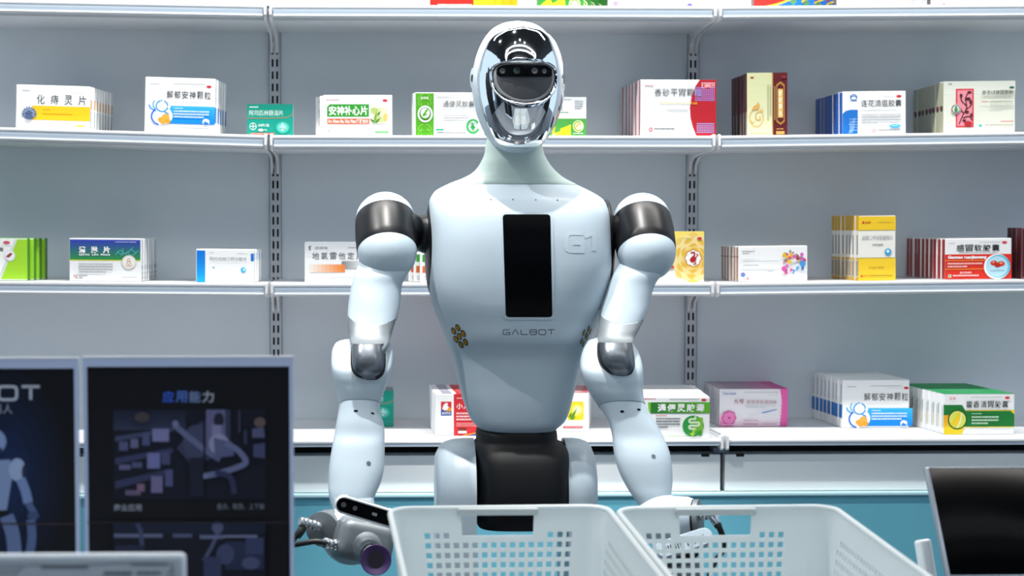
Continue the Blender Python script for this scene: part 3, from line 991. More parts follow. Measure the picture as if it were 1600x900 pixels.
stack('middle', 656, 395, 766, 439, 3, .03, 'L', 637, 'white carton with green and orange corner', 'middle shelf behind the robot torso',
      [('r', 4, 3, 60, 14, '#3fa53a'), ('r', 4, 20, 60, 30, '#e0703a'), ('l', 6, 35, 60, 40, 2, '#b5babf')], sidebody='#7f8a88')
stack('middle', 985, 362, 1100, 439, 1, .05, 'L', None, 'tall yellow and white carton with golden rose', 'middle shelf beside the robot shoulder',
      [('g', 0, 0, 115, 40, '#ffe46a', '#fbf0b8'), ('g', 0, 40, 115, 77, '#fbf3d0', '#f1f2f3')] +
      [it for i, (r_, c, n) in enumerate(((37, '#f3d06e', 8), (34, '#f9e6a4', 8), (29, '#efc350', 7), (26, '#f8e09a', 7), (21, '#eebe46', 6), (18.5, '#f6d887', 6), (15, '#edbb3f', 5)))
       for it in [('p', [(min(115, 98 + r_ * (1 + .09 * math.cos(n * a)) * math.cos(a + i * .4) * (.9 if r_ > 16 else 1)), 40.5 + r_ * (1 + .09 * math.cos(n * a)) * math.sin(a + i * .4)) for a in [2 * math.pi * q / 56 for q in range(56)]], c)]] +
      [('p', [(98 + 12.6 * (1 + .07 * math.cos(8 * a)) * math.cos(a), 40.5 + 12.6 * (1 + .07 * math.cos(8 * a)) * math.sin(a)) for a in [2 * math.pi * q / 48 for q in range(48)]], '#a63338'),
       ('p', [(98 + 11.8 * (1 + .07 * math.cos(8 * a)) * math.cos(a), 40.5 + 11.8 * (1 + .07 * math.cos(8 * a)) * math.sin(a)) for a in [2 * math.pi * q / 48 for q in range(48)]], '#fbf8f2'),
       ('s', [(94, 33), (99, 32), (100, 36), (96, 40), (94, 44), (98, 47)], 2.6, '#b5242c'), ('e', 99, 42, 4, 4, '#b5242c'), ('s', [(101, 40), (105, 36), (103, 34)], 1.6, '#b5242c'), ('s', [(99, 45), (102, 48), (98, 50)], 1.6, '#b5242c')] +
      OTC(107.5, 10.6) + [('l', 81, 9.8, 99, 11.2, 1, '#a89a55'), ('p', [(57, 52), (61, 46), (65, 52)], '#f08a24'), ('r', 52, 52, 68, 56, '#d8423a')])
rd = random.Random(3)
DOTS = []
for i in range(46):
    a, q = rd.uniform(0, 6.28), 19 * math.sqrt(rd.uniform(.25, 1))
    DOTS.append(('e', 85 + q * math.cos(a), 26 + q * math.sin(a), *(2 * [rd.choice([.6, .9, 1.3, 2, 2.8])]),
                 '#e56aa0' if math.cos(a) < -.1 and math.sin(a) > -.3 else ('#4a9fe0' if math.sin(a) > .2 else rd.choice(['#d04a6a', '#d66ac0', '#f0c03a', '#7fb08a']))))
DOTS += [('e', 70.5, 34.6, 4, 4, '#e569ba'), ('e', 75, 30.4, 2.6, 2.6, '#dd6fc4'), ('e', 79, 24, 3.2, 3.2, '#f4cf3c'), ('e', 99.6, 27, 4.6, 4.6, '#4a9fe6'), ('e', 99, 19.5, 3, 3, '#d66ac0'), ('e', 91.5, 33.4, 2.4, 2.4, '#58b3ea'), ('e', 79, 18, 2.2, 2.2, '#e0526a')]
stack('middle', 1154, 385, 1262, 439, 6, .027, 'L', 1127, 'low white carton with multicoloured dot globe', LM,
      DOTS + [('t', 5, 6.4, 25, 9.4, 'HYNAUT', '#5d6268', .02), ('l', 6, 10.4, 16.5, 12.4, 1, '#5d6268'), ('l', 6.5, 22, 63.5, 24.6, 1, '#c0c5c9'), ('l', 7, 28, 31, 31, 1, '#b5babf'), ('l', 44, 37.6, 53, 39.8, 1, '#9aa0a5'), ('l', 6, 34, 62, 34.6, 1, '#dfe2e4'),
              ('e', 6.2, 43, 3.6, 3.6, '#9a86d8'), ('e', 6.8, 44.4, 2.4, 2.4, '#5a9be0'), ('e', 13.5, 49, 2.2, 2.2, '#eaa0b0'), ('e', 8, 49.4, 1, 1, '#eaa0b0')],
      sidebody='#b58e78', sidep=[('r', .08, 0, .2, 1, '#cdb3a2'), ('r', 0, .28, 1, .32, '#9a735e')])
stack('middle', 1342, 337, 1400, 438, 8, .024, 'L', 1299, 'tall yellow and white carton with blue globe dot', LM,
      [('r', 0, 1.5, 58, 22.6, '#f4cb2c'), ('r', 0, 22.6, 58, 23.6, '#a89a58'), ('r', 0, 65.4, 58, 66.6, '#a89a58'), ('r', 0, 66.6, 58, 101, '#f6cf34'),
       ('r', 5.4, 9, 9, 12.6, '#d0562a'), ('t', 10, 9, 19, 12.6, '亚邦', '#cf5a28', .02), ('l', 30, 9.8, 52, 11.6, 1, '#c0a04a'),
       ('t', 5.6, 31, 53, 37.8, '盐酸二甲双胍缓释片', '#9a9fa5'), ('l', 22, 44.4, 38.6, 47.6, 1, '#6d7278'), ('e', 46, 56.8, 5.4, 5.4, '#3aa6dc'), ('p', [(42.6, 56), (46, 52.6), (48.6, 56), (46, 58.6)], '#e3f4fb'),
       ('t', 16.4, 79.2, 40, 82.6, '0.5g×30片', '#6f5a1e'), ('r', 3.4, 92.6, 6.6, 95.8, '#cf5a28'), ('l', 8, 93, 17, 95.6, 1, '#cf6a28'), ('l', 18, 93, 53, 95.4, 1, '#8a7430')],
      body='#f4f2ea', sidep=[('r', 0, 0, 1, .23, '#dbae2c'), ('r', 0, .65, 1, 1, '#e2b630'), ('r', .25, .3, .7, .6, '#a2a6ab'), ('r', .15, .68, .85, .95, '#dadcd8'), ('r', .25, .7, .7, .93, '#8d8f8d')], topp=[('r', 0, 0, 1, 1, '#f0c83a')])
stack('middle', 1477, 373, 1581, 438, 10, .0252, 'L', 1416, 'red and white carton with capsules in blue circle', LM,
      [('r', 0, 25, 104, 64.4, '#dd3226'), ('l', 5.6, 6.6, 15.6, 8.8, 1, '#d9a5a5'), ('l', 54, 5.4, 86, 7, 1, '#b5babf')] + OTC(92.6, 6.6) + [
          ('ts', 17.6, 9.6, 85, 20.4, '感冒软胶囊', '#26292e', .012, .12), ('l', 22, 21.8, 82, 23.4, 1, '#8d9297'),
          ('t', 4.4, 27, 64.6, 33.4, 'Ganmao ruanjiaonang', '#ffffff', .04), ('r', 0, 34.4, 66, 35.4, '#f0a03a'), ('r', 0, 48, 62, 49, '#f0a03a'),
          ('l', 4, 38.4, 58, 45.6, 2, '#f7c8c2'), ('t', 23, 52.4, 41.6, 55.8, '远大生命科', '#fbe3df', .02), ('l', 12.4, 57.6, 53, 61.6, 1, '#fbe0dc'), ('r', 5, 57, 9.6, 61.6, '#e4eed8'), ('r', 6, 58, 8.6, 60.6, '#5aa03a'),
          ('e', 81, 45, 20.6, 20, '#ffffff'), ('e', 82.6, 44.6, 19, 18.4, '#5fc0e0'), ('e', 81, 45, 17, 16.6, '#b9e2f0'),
          ('e', 76, 39.4, 5.6, 4, '#cf3a22'), ('e', 87, 40.6, 6, 4.2, '#d9442a'), ('e', 81.6, 42.8, 5, 3.6, '#b92d1c'), ('e', 75, 38, 2, 1.2, '#f0a08a'), ('e', 86.6, 39.4, 2.4, 1.3, '#f2a890'), ('l', 71, 50.6, 92, 52.8, 1, '#7fa9b8')],
      sidebody='#a3282a', body='#f2f3f3', sidep=[('r', .85, 0, 1, .4, '#e3dcdc'), ('r', .4, 0, .5, .9, '#8f2024')])
stack('middle', 1596, 356, 1700, 437, 3, .034, 'L', 1573, 'dark maroon carton at the right edge of the photo', LM, [('r', 2, 2, 102, 78, '#55161f')], body='#6a545a', sidep=[('r', 0, 0, .8, 1, '#4c161e')])

# --- deep bottom shelf
LB = 'bottom shelf'
stack('bottom', 543, 611, 615, 667, 3, .03, 'R', 613, 'small teal carton', 'bottom shelf behind the robot elbow',
      [(i[0], *i[1:]) for i in TEAL], body='#12a28e', sidebody='#d5dcdc', topp=[('r', 0, 0, 1, 1, '#8d9a9b'), ('r', .1, .3, .7, .6, '#6a7878')])
stack('bottom', 680, 616, 790, 681, 7, .032, 'L', 670, 'red and white carton with hand emblem', LB,
      [('r', 29, 0, 110, 65, '#d8323a'), ('r', 9, 12, 25.4, 27, '#d8323a'), ('r', 9, 25, 25.4, 33.6, '#2456a8'), ('p', [(11, 23), (13, 17), (17, 13.6), (20, 15), (19, 19), (22, 20), (19, 24.6), (14, 25.6)], '#f5f3f2'), ('p', [(15, 27), (25.4, 20), (25.4, 27)], '#f0a02c'),
       ('t', 10.4, 28.2, 24, 32, '葵花康宝', '#ffffff', .02), ('l', 33.6, 6, 50, 8, 1, '#fbe6e6'), ('t', 33, 14.6, 43, 23.4, '小', '#ffffff', .01), ('t', 44, 14.6, 54, 23.4, '儿', '#ffffff', .01),
       ('l', 33, 29, 90, 41, 3, '#f7d3d3'), ('l', 33, 45, 90, 50.6, 3, '#eeaaaa'), ('r', 36, 53.6, 49, 57.6, '#7a3a2a'), ('r', 36, 57.6, 49, 61.6, '#f6eeec'), ('s', [(44, 65), (60, 61.5), (75, 60)], 1.4, '#f0b43a'), ('p', [(52, 65), (64, 62), (80, 61), (80, 65)], '#2e63b8')],
      topp=[('r', .3, 0, 1, 1, '#cf343c'), ('r', .34, .3, .8, .7, '#dc6a70'), ('r', .1, .15, .24, .8, '#8c8aa8')])
stack('bottom', 810, 614, 920, 675, 6, .03, 'L', 816, 'white carton with yellow flower picture', 'bottom shelf behind the robot waist',
      [('p', [(77, 16), (80, 14), (100, 14), (102, 16), (102, 41), (100, 43), (77, 43)], '#f2dd22'), ('glow', 92, 27, 9, 9, '#f2e24a', '#fdfdf0'),
       leaf(80, 43, 92, 24, 2.6, '#3f8f2a'), leaf(78, 40, 84, 30, 2, '#2f7f24'), leaf(82, 42, 90, 37, 2, '#4fa034'), ('l', 70, 46, 96, 47.4, 1, '#a9aeb2'), ('p', [(70, 52.4), (101.4, 52.4), (100, 55.4), (70, 55.4)], '#d8414a'), ('l', 73, 53.2, 99, 54.6, 1, '#f6d5d7')],
      topp=[('r', 0, 0, 1, .8, '#c9545c'), ('r', .5, .2, .9, .65, '#e9b9bc')])
stack('bottom', 1000, 621, 1109, 686, 10, .029, 'R', 1083, 'white carton with green title band and intestine emblem', LB,
      [('l', 5, 2, 24, 5, 1, '#d0565e'), ('l', 46, 3, 92, 4.6, 1, '#9aa0a6')] + OTC(99.6, 4.6) + [('l', 76, 6, 92, 7, 1, '#c5cacf'),
       ('p', [(12, 8), (30, 8), (26, 25), (14, 25)], '#7fc243'), ('gx', 16.6, 8, 109, 25, '#2a7a30', '#63b62e'), ('ts', 27.5, 10.6, 101, 23, '通便灵胶囊', '#ffffff', .03, .12),
       ('l', 25, 28, 42, 30.4, 1, '#cf7a7a'), ('l', 25, 32.4, 63, 47.6, 4, '#6e747a'),
       ('e', 83, 45, 16.6, 16.4, '#2f9a48'), ('gx', 83, 32, 98, 58, '#3fa246', '#8cc63a'),
       ('s', [(86, 30), (86, 34), (79, 34.6), (77, 37), (79, 39.6), (90, 39.6), (92.4, 42), (90, 44.6), (79, 44.6), (77, 47), (79, 49.4), (88, 49.4)], 3.4, '#d6ecc2'), ('s', [(88, 49.4), (84, 53), (82, 58)], 3, '#a9d84a'), ('p', [(77, 56), (87, 56), (82, 62)], '#a9d84a'), ('p', [(90, 54), (96, 51), (96, 61), (88, 59)], '#3a9a3a'),
       ('r', 20, 60.6, 88, 61.4, '#79b85a')],
      topp=[('r', .15, .35, .8, .6, '#dde0e3')])
FLW = [('g', 0, 44, 60, 58, '#fbe4f0', '#f28fc4')]
stack('bottom', 1124, 608, 1231, 667, 8, .029, 'L', 1095, 'white carton with pink flower and pink end', LB,
      [('g', 0, 46, 107, 58.6, '#f6eef4', '#f9d5e6'), ('p', [(95, 0), (107, 0), (107, 58.6), (93, 58.6), (95, 45), (96, 30), (95, 15)], '#e765ad')] +
      [('p', [(95 + q, 4 + j * 5.4), (91.4 + q, 1.6 + j * 5.4), (93.6 + q, 5.6 + j * 5.4), (91.4 + q, 7.4 + j * 5.4), (96 + q, 8.6 + j * 5.4)], '#fbeaf4') for j, q in enumerate((0, 1, 1.6, 2, 1.6, 1.4, 1, .4, 0, -.6))] +
      [('g', 0, 40, 22, 58.6, '#f7cde3', '#ef7fbe')] + flower(15, 45, 12, 8, '#ea62ae', '#fbe3f0') + flower(15, 45, 10, 8, '#f08cc6', '#d94a9c') + [
          ('l', 2, 55, 26, 57, 1, '#fbd9ec'), ('t', 5, 4.6, 25.4, 9, 'Core moon', '#4a66a8', .01), ('l', 38, 4.6, 91, 6.4, 1, '#aab0b8'), ('l', 77, 9, 91, 10.6, 1, '#c3c8ce'),
          ('ts', 22, 16, 37.6, 23, '九号', '#8e2a50', .01, .15), ('ts', 42, 17.6, 89, 22.8, '早早孕检测试纸', '#9a4a66', .0, .1), ('l', 41, 25, 88, 30, 2, '#cfd3d9'),
          ('p', [(66, 36.8), (89, 31.4), (89, 32.8), (66, 38.4)], '#3f78c4'), ('p', [(46, 41.2), (66, 36.6), (66, 37.4), (46, 42)], '#d9dde2'), ('l', 37, 48.4, 60, 50.4, 1, '#b5688c'), ('l', 37, 54, 60, 56, 1, '#b5688c'), ('l', 66, 54, 88, 56, 1, '#c58aa4')],
      body='#f0edf1', sidep=[('r', .25, .15, .45, .9, '#b9bcc2')], topp=[('gx', 0, 0, .8, 1, '#b9b0bb', '#c77ea8'), ('r', .8, 0, 1, 1, '#d0589c'), ('r', .15, .25, .55, .6, '#a29aa6')])
stack('bottom', 1316, 594, 1421, 669, 9, .0275, 'L', 1263, 'white carton with blue band and 10 badge', LB,
      [tuple(i) for i in JIEYU], sidep=JSIDE[:1] + [('r', .3, .1, .6, .46, '#c3c9cf')], top_px=None)
stack('bottom', 1475, 616, 1585, 679, 9, .029, 'L', 1405, 'green and white carton with yellow leaf oval', LB,
      [('p', [(0, 17), (28, 17), (33, 25), (0, 25)], '#1f7a38'), ('p', [(0, 25), (110, 25), (110, 51), (0, 51)], '#1c7a36'), ('p', [(33, 25), (102, 25), (104, 26.6), (34, 26.6)], '#e3cf3a'), ('p', [(102, 25), (110, 25), (110, 32)], '#f0d52c'),
       ('g', 0, 33, 22, 63, '#f0a428', '#f6d92c'), ('p', [(0, 51), (33, 51), (28, 63), (0, 63)], '#f4d62c'), ('r', 34, 51, 110, 52.4, '#e3cf3a'),
       ('e', 21, 40, 15, 15.4, '#165f2b'), ('e', 21, 40, 13, 13.4, '#e7e36a'), ('glow', 21, 42, 11.6, 11, '#cfe04a', '#fbf6b0'), ('p', [(21, 53), (11, 46), (16, 37), (26, 28), (25, 40)], '#f2cf2a'), ('s', [(20, 53), (25, 42), (27, 30)], 1.6, '#fdf7d0'),
       ('t', 7.6, 4.6, 17.6, 9, '云朵', '#d0565e', .01), ('l', 42, 4.6, 90, 6.4, 1, '#a5aab0')] + OTC(98, 6) + [
          ('ts', 34, 11, 99.6, 21.4, '藿香清胃胶囊', '#22302a', .008, .16), ('l', 43, 30, 58, 32.4, 1, '#bfe3c6'), ('l', 43, 34.6, 85, 47, 3, '#bfe3c6'), ('l', 74, 56, 103, 58, 1, '#dfe2e4')],
      sidep=[('r', .0, .25, .12, .52, '#2f7a40'), ('r', 0, .52, .12, .85, '#e3c83a'), ('r', .3, .3, .5, .85, '#c3c8cc')], topp=[('r', 0, 0, 1, 1, '#2f9a5c'), ('r', .2, .35, .7, .6, '#56b57c')])
stack('bottom', 1592, 592, 1690, 650, 2, .04, 'L', 1588, 'plain orange brown carton at the right edge of the photo', LB, [('r', 2, 2, 96, 56, '#c9793a')], body='#b8743c')

# --- topmost shelf: only the feet of the cartons reach into the photo
LT = 'topmost shelf'  # dark grey sidebody colours below paint the shading on the row sides
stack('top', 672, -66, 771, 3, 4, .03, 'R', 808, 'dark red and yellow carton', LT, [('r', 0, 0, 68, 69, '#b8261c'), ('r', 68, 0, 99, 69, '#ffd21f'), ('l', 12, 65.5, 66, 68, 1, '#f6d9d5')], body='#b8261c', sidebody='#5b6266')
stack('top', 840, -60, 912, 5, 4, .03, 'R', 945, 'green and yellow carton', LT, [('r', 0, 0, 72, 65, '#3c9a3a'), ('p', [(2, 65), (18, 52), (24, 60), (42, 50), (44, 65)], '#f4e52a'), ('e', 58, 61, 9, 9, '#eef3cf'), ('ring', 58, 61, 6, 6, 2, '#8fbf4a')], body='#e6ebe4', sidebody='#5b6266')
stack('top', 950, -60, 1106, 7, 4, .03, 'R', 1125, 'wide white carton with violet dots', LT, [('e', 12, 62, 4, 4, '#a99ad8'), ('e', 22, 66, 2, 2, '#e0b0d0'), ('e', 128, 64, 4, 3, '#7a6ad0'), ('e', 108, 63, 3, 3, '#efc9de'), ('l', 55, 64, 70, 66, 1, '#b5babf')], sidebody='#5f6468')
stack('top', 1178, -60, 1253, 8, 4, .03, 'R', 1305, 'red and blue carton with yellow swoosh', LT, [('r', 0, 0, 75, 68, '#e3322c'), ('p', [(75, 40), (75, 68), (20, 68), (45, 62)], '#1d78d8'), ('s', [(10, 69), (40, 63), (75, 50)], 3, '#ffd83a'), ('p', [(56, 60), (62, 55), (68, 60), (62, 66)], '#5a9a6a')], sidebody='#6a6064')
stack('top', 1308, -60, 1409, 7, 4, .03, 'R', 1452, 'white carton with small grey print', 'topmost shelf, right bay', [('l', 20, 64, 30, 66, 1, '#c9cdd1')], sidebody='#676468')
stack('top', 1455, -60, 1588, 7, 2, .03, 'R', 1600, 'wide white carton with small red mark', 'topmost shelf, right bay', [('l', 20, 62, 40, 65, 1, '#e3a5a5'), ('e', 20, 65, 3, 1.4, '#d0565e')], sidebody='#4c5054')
stack('top', 395, -60, 552, 4, 1, .05, 'R', None, 'wide pale grey carton', 'topmost shelf above the left shelf joint', [], body='#d9dcdc')
# ------------------------------------------------------------------ the robot
YR = 3.12
RC = P(806, 700, YR)
robot = empty('humanoid_robot', (RC.x, YR + .05, 0), 'white humanoid robot with chrome face and black chest screen standing before the shelves', 'robot')

# torso
TOR = [(289, 697, 902, .062, .055, 2.2), (297, 682, 918, .074, .06, 2.4), (305, 675, 932, .084, .07, 2.7), (315, 671, 943, .095, .08, 2.9),
       (335, 670, 949, .108, .085, 3.1), (370, 670, 951, .118, .09, 3.2), (410, 670, 952, .123, .09, 3.2), (440, 670, 949, .124, .09, 3.1),
       (462, 672, 945, .123, .09, 3.0), (480, 677, 941, .121, .09, 2.9), (500, 685, 933, .116, .088, 2.8), (518, 692.5, 925, .112, .086, 2.7), (530, 696.5, 920, .106, .085, 2.7),
       (542, 700.5, 915, .095, .085, 2.7), (560, 706.5, 909, .086, .084, 2.7), (590, 714, 901, .083, .082, 2.7), (620, 722, 894, .084, .08, 2.7),
       (645, 731, 887, .082, .078, 2.7), (658, 738, 880, .079, .075, 2.7), (666, 746, 871, .073, .07, 2.7), (671, 752, 866, .066, .065, 2.7)]
YT = 3.14
tor_geo = loft([prow(y, a, b, YT, df, db, e) for y, a, b, df, db, e in TOR], 96, 5)
torso = obj('torso', tor_geo, M_body, robot)
TB = BVHTree.FromPolygons([Vector(v) for v in tor_geo[0]], tor_geo[1])
neck_geo = loft([prow(y, a, b, yc, df, df, 2.1) for y, a, b, yc, df in
                 [(205, 764, 842, 3.115, .045), (225, 759, 847, 3.115, .047), (240, 757, 850, 3.117, .048), (252, 752, 856, 3.12, .050), (262, 746, 863, 3.125, .053), (271, 737, 872, 3.13, .056),
                  (279, 722, 883, 3.135, .059), (285, 706, 895, 3.138, .061), (288.6, 698, 901.5, 3.14, .062)]], 64, 4)
neck = obj('neck', neck_geo, M_neck, robot)


def on_torso(px, py, off, Y0=3.02):
    p = P(px, py, Y0)
    for _ in range(3):
        h = TB.ray_cast(Vector((p.x, 2.4, p.z)), Vector((0, 1, 0)))
        if h[0] is None:
            return Vector((p.x, YT, p.z))
        q = P(px, py, h[0].y)
        p = q
    h = TB.ray_cast(Vector((p.x, 2.4, p.z)), Vector((0, 1, 0)))
    return (h[0] + h[1] * off * (1 if h[1].y < 0 else -1)) if h[0] else Vector((p.x, YT, p.z))


def rrect(pts, r, n=5):
    out = []
    m = len(pts)
    for i in range(m):
        p, a, b = Vector(pts[i]), Vector(pts[i - 1]), Vector(pts[(i + 1) % m])
        d1, d2 = (a - p).normalized(), (b - p).normalized()
        for k in range(n + 1):
            t = k / n
            out.append(tuple((p + d1 * r) * (1 - t) ** 2 + p * 2 * t * (1 - t) + (p + d2 * r) * t * t))
    return out


def patch(outline, off, rim, rings=8, rim_inset=1.0):
    """skin patch over the torso: an outline in photo pixels, proud by off, its edge dropping to rim"""
    n = len(outline)
    c = Vector((sum(p[0] for p in outline) / n, sum(p[1] for p in outline) / n))
    V, Fs = [], []
    scales = [1.0, 1.0 - .012 * rim_inset] + [1 - .012 * rim_inset - (1 - .012 * rim_inset) * k / rings for k in range(1, rings)]
    for j, s in enumerate(scales):
        for p in outline:
            q = c + (Vector(p) - c) * s
            V.append(on_torso(q.x, q.y, rim if j == 0 else off))
    for j in range(len(scales) - 1):
        for k in range(n):
            a, b = j * n + k, j * n + (k + 1) % n
            Fs.append((a, b, b + n, a + n))
    V.append(on_torso(c.x, c.y, off))
    m = len(V) - 1
    j = (len(scales) - 1) * n
    for k in range(n):
        Fs.append((j + k, j + (k + 1) % n, m))
    return V, Fs


def fine(outline, k=3):
    out = []
    for i in range(len(outline)):
        a, b = Vector(outline[i]), Vector(outline[(i + 1) % len(outline)])
        m = max(1, int((b - a).length / 8))
        out += [tuple(a + (b - a) * t / m) for t in range(m)]
    return out


obj('screen_bezel', patch(fine(rrect([(781, 330.5), (864, 330.5), (867.5, 500), (785.5, 500)], 10)), .0016, -.001), M_body, torso, sharp=30)
obj('chest_screen', patch(fine(rrect([(785, 335), (860, 335), (863, 495.5), (790, 495.5)], 6)), .0024, .001), M_gloss, torso, sharp=30, label='black glossy chest screen')


def skin_print(name, geo, m, off, label=None):
    V = [on_torso(v[0], v[1], off) for v in geo[0]]
    return obj(name, (V, geo[1]), m, torso, label=label)


def subdiv(geo, L):
    bm = bmesh.new()
    vs = [bm.verts.new(v) for v in geo[0]]
    for f in geo[1]:
        try:
            bm.faces.new([vs[i] for i in f])
        except ValueError:
            pass
    bm.normal_update()
    for _ in range(3):
        ee = [e for e in bm.edges if e.calc_length() > L]
        if not ee:
            break
        bmesh.ops.subdivide_edges(bm, edges=ee, cuts=1)
    bmesh.ops.triangulate(bm, faces=bm.faces[:])
    bm.verts.index_update()
    g = [tuple(v.co) for v in bm.verts], [[v.index for v in f.verts] for f in bm.faces]
    bm.free()
    return g


skin_print('name_lettering', subdiv(logo_geo('GALBOT', 786, 515, 866.5, 522.6, .32, .13), 4), M_dark, .0005, 'thin dark wide-set lettering under the screen')
skin_print('model_lettering', subdiv(logo_geo('G1', 885, 364, 938, 392, .12, .24), 6), M_faint, .0005, 'faint raised lettering beside the screen')
for i, (x, y) in enumerate([(767, 312), (801.5, 312), (837, 312.5), (871, 313)]):
    n = 10
    skin_print('microphone_hole', ([(x + 1.1 * math.cos(2 * math.pi * k / n), y + 1.1 * math.sin(2 * math.pi * k / n), 0) for k in range(n)], [tuple(range(n))]), M_black, .0005)
SP = [(709, 517), (715.5, 512), (724, 521), (718, 525.5), (712.5, 530), (727.5, 534.5), (720.5, 538.5)]
SP2 = [(919.5, 513.5), (922, 518), (912, 519.5), (915.5, 523.5), (917.5, 527.5), (908.5, 533), (911.5, 537)]
for grp, rx, ry, sh in ((SP, 3.0, 4.4, .5), (SP2, 1.2, 3.9, -.45)):
    for x, y in grp:
        for nm, k, mm, of in (('speaker_hole', 1.25, M_black, .0004), ('speaker_mesh', .92, M_gold, .0008)):
            n = 18
            pts = [(x + k * (rx * math.cos(a) + sh * ry * math.sin(a) * .6), y + k * ry * math.sin(a), 0) for a in [2 * math.pi * q / n for q in range(n)]]
            skin_print(nm, (pts, [tuple(range(n))]), mm, of)
for xs, sg in ((675, -1), (947, 1)):
    c = P(xs, 387, 3.15)
    obj('shoulder_socket', ellipsoid(c, .0125, .064, .0795, 32, 20), M_rblack, torso)

# head, built around its own axis and then turned towards the right of the photo
HEADROWS = [(39, 784, 834), (49, 766, 848), (66, 752, 859), (89, 743, 869), (115, 738.5, 875), (135, 738, 876.5), (163, 742, 873), (189, 748, 863), (212, 759, 852), (227, 774, 841), (236, 791, 829)]
HX = P(807.5, 137, 3.08)
pxm = 3.08 / F
hz = lambda y: (137 - y) * pxm
rows = []
for y, a, b in HEADROWS:
    w_ = (b - a) / 2 * pxm
    t = w_ / (69.2 * pxm)
    rows.append((0, 0, hz(y), w_, .078 * t ** .9 + .002, .088 * t ** .9, 2.15, 0))
rows = [(0, 0, hz(34.4), .004, .005, .005, 2, 0)] + rows + [(0, 0, hz(239.5), .005, .006, .006, 2, 0)]
HM = Matrix.Translation(HX) @ Matrix.Rotation(R(6), 4, 'Z')
head_l = loft(rows, 72, 5)
head_geo = ([HM @ Vector(v) for v in head_l[0]], head_l[1])
head = obj('head', head_geo, M_body, robot)
HB = BVHTree.FromPolygons([Vector(v) for v in head_l[0]], head_l[1])


def face_y(x, z):
    h = HB.ray_cast(Vector((x, -1, z)), Vector((0, 1, 0)))
    return (h[0].y, h[1]) if h[0] else (None, None)


def widths(z):
    zs = [r[2] for r in rows][::-1]
    return float(np.interp(z, zs, [r[3] for r in rows][::-1]))


N = 128
hf = lambda y: CAMZ + (350 - y) * 3.0 / F - HX.z
vis_c = (-.001, hf(121))
VIS, MSK = [], []
for k in range(N):
    a = 2 * math.pi * k / N
    c, s = math.cos(a), math.sin(a)
    if s > 0:
        VIS.append((vis_c[0] + .0475 * sgn(c, .5), vis_c[1] + .0200 * sgn(s, .62)))
    else:
        VIS.append((vis_c[0] + .0475 * sgn(c, .95), vis_c[1] + .0400 * sgn(s, .97)))
zt, zb_ = hz(35.6), hz(231)


def mask_edge(ang):
    """outer edge of the chrome plate along a direction from the visor centre"""
    lo, hi = 0.02, .2
    for _ in range(30):
        m = (lo + hi) / 2
        x, z = vis_c[0] + math.cos(ang) * m, vis_c[1] + math.sin(ang) * m
        ok = zb_ < z < zt and abs(x) < .935 * widths(z) * min(1, ((zt - z) / .012 + .35)) and abs(x) < .935 * widths(z)
        lo, hi = (m, hi) if ok else (lo, m)
    return (vis_c[0] + math.cos(ang) * lo, vis_c[1] + math.sin(ang) * lo)


for k in range(N):
    v = VIS[k]
    MSK.append(mask_edge(math.atan2(v[1] - vis_c[1], v[0] - vis_c[0])))
for _ in range(3):
    MSK = [tuple((Vector(MSK[k - 1]) + Vector(MSK[k]) * 2 + Vector(MSK[(k + 1) % N])) / 4) for k in range(N)]


def skull(x, z, off):
    y, nn = face_y(x, z)
    if y is None:
        y, nn = 0.0, Vector((0, -1, 0))
    if nn.y > 0:
        nn = -nn
    return Vector((x, y, z)) + nn * off


V, Fs = [], []
JR = 26
for j in range(JR + 1):
    t = j / JR
    if t < .06:
        off = .004 + .003 * (t / .06)
    elif t < .88:
        off = .007
    else:
        q = (t - .88) / .12
        off = -.001 + .008 * math.sqrt(max(0, 1 - q * q))
    for k in range(N):
        p = Vector(VIS[k]).lerp(Vector(MSK[k]), t)
        V.append(HM @ skull(p.x, p.y, off))
for j in range(JR):
    for k in range(N):
        a, b = j * N + k, j * N + (k + 1) % N
        Fs.append((a, b, b + N, a + N))
obj('face_plate', (V, Fs), M_chrome, head, sharp=60, label='mirror chrome face plate')


def dish(scales, offs, dz, m, name, label=None, closed=True):
    V, Fs = [], []
    for s, of, d in zip(scales, offs, dz):
        for p in VIS:
            x, z = vis_c[0] + (p[0] - vis_c[0]) * s, vis_c[1] + d + (p[1] - vis_c[1] - 0) * s
            y0, _ = face_y(x, z)
            V.append(HM @ Vector((x, (y0 if y0 is not None else 0) - of, z)))
    L = len(scales)
    for j in range(L - 1):
        for k in range(N):
            a, b = j * N + k, j * N + (k + 1) % N
            Fs.append((a + N, b + N, b, a))
    if closed:
        V.append(sum((Vector(v) for v in V[(L - 1) * N:L * N]), Vector()) / N)
        for k in range(N):
            Fs.append(((L - 1) * N + (k + 1) % N, (L - 1) * N + k, len(V) - 1))
    return obj(name, (V, Fs), m, head, sharp=30, label=label)


dish([1.005, .98, .93], [.0052, .0052, .0042], [0, .0, .001], M_visor2, 'visor_lip', 'grey lip inside the face opening', False)
dish([.955, .80, .55, .3], [.0040, .0034, .0028, .0024], [.0028, .0045, .003, .002], M_visor, 'visor', 'dark grey visor window')
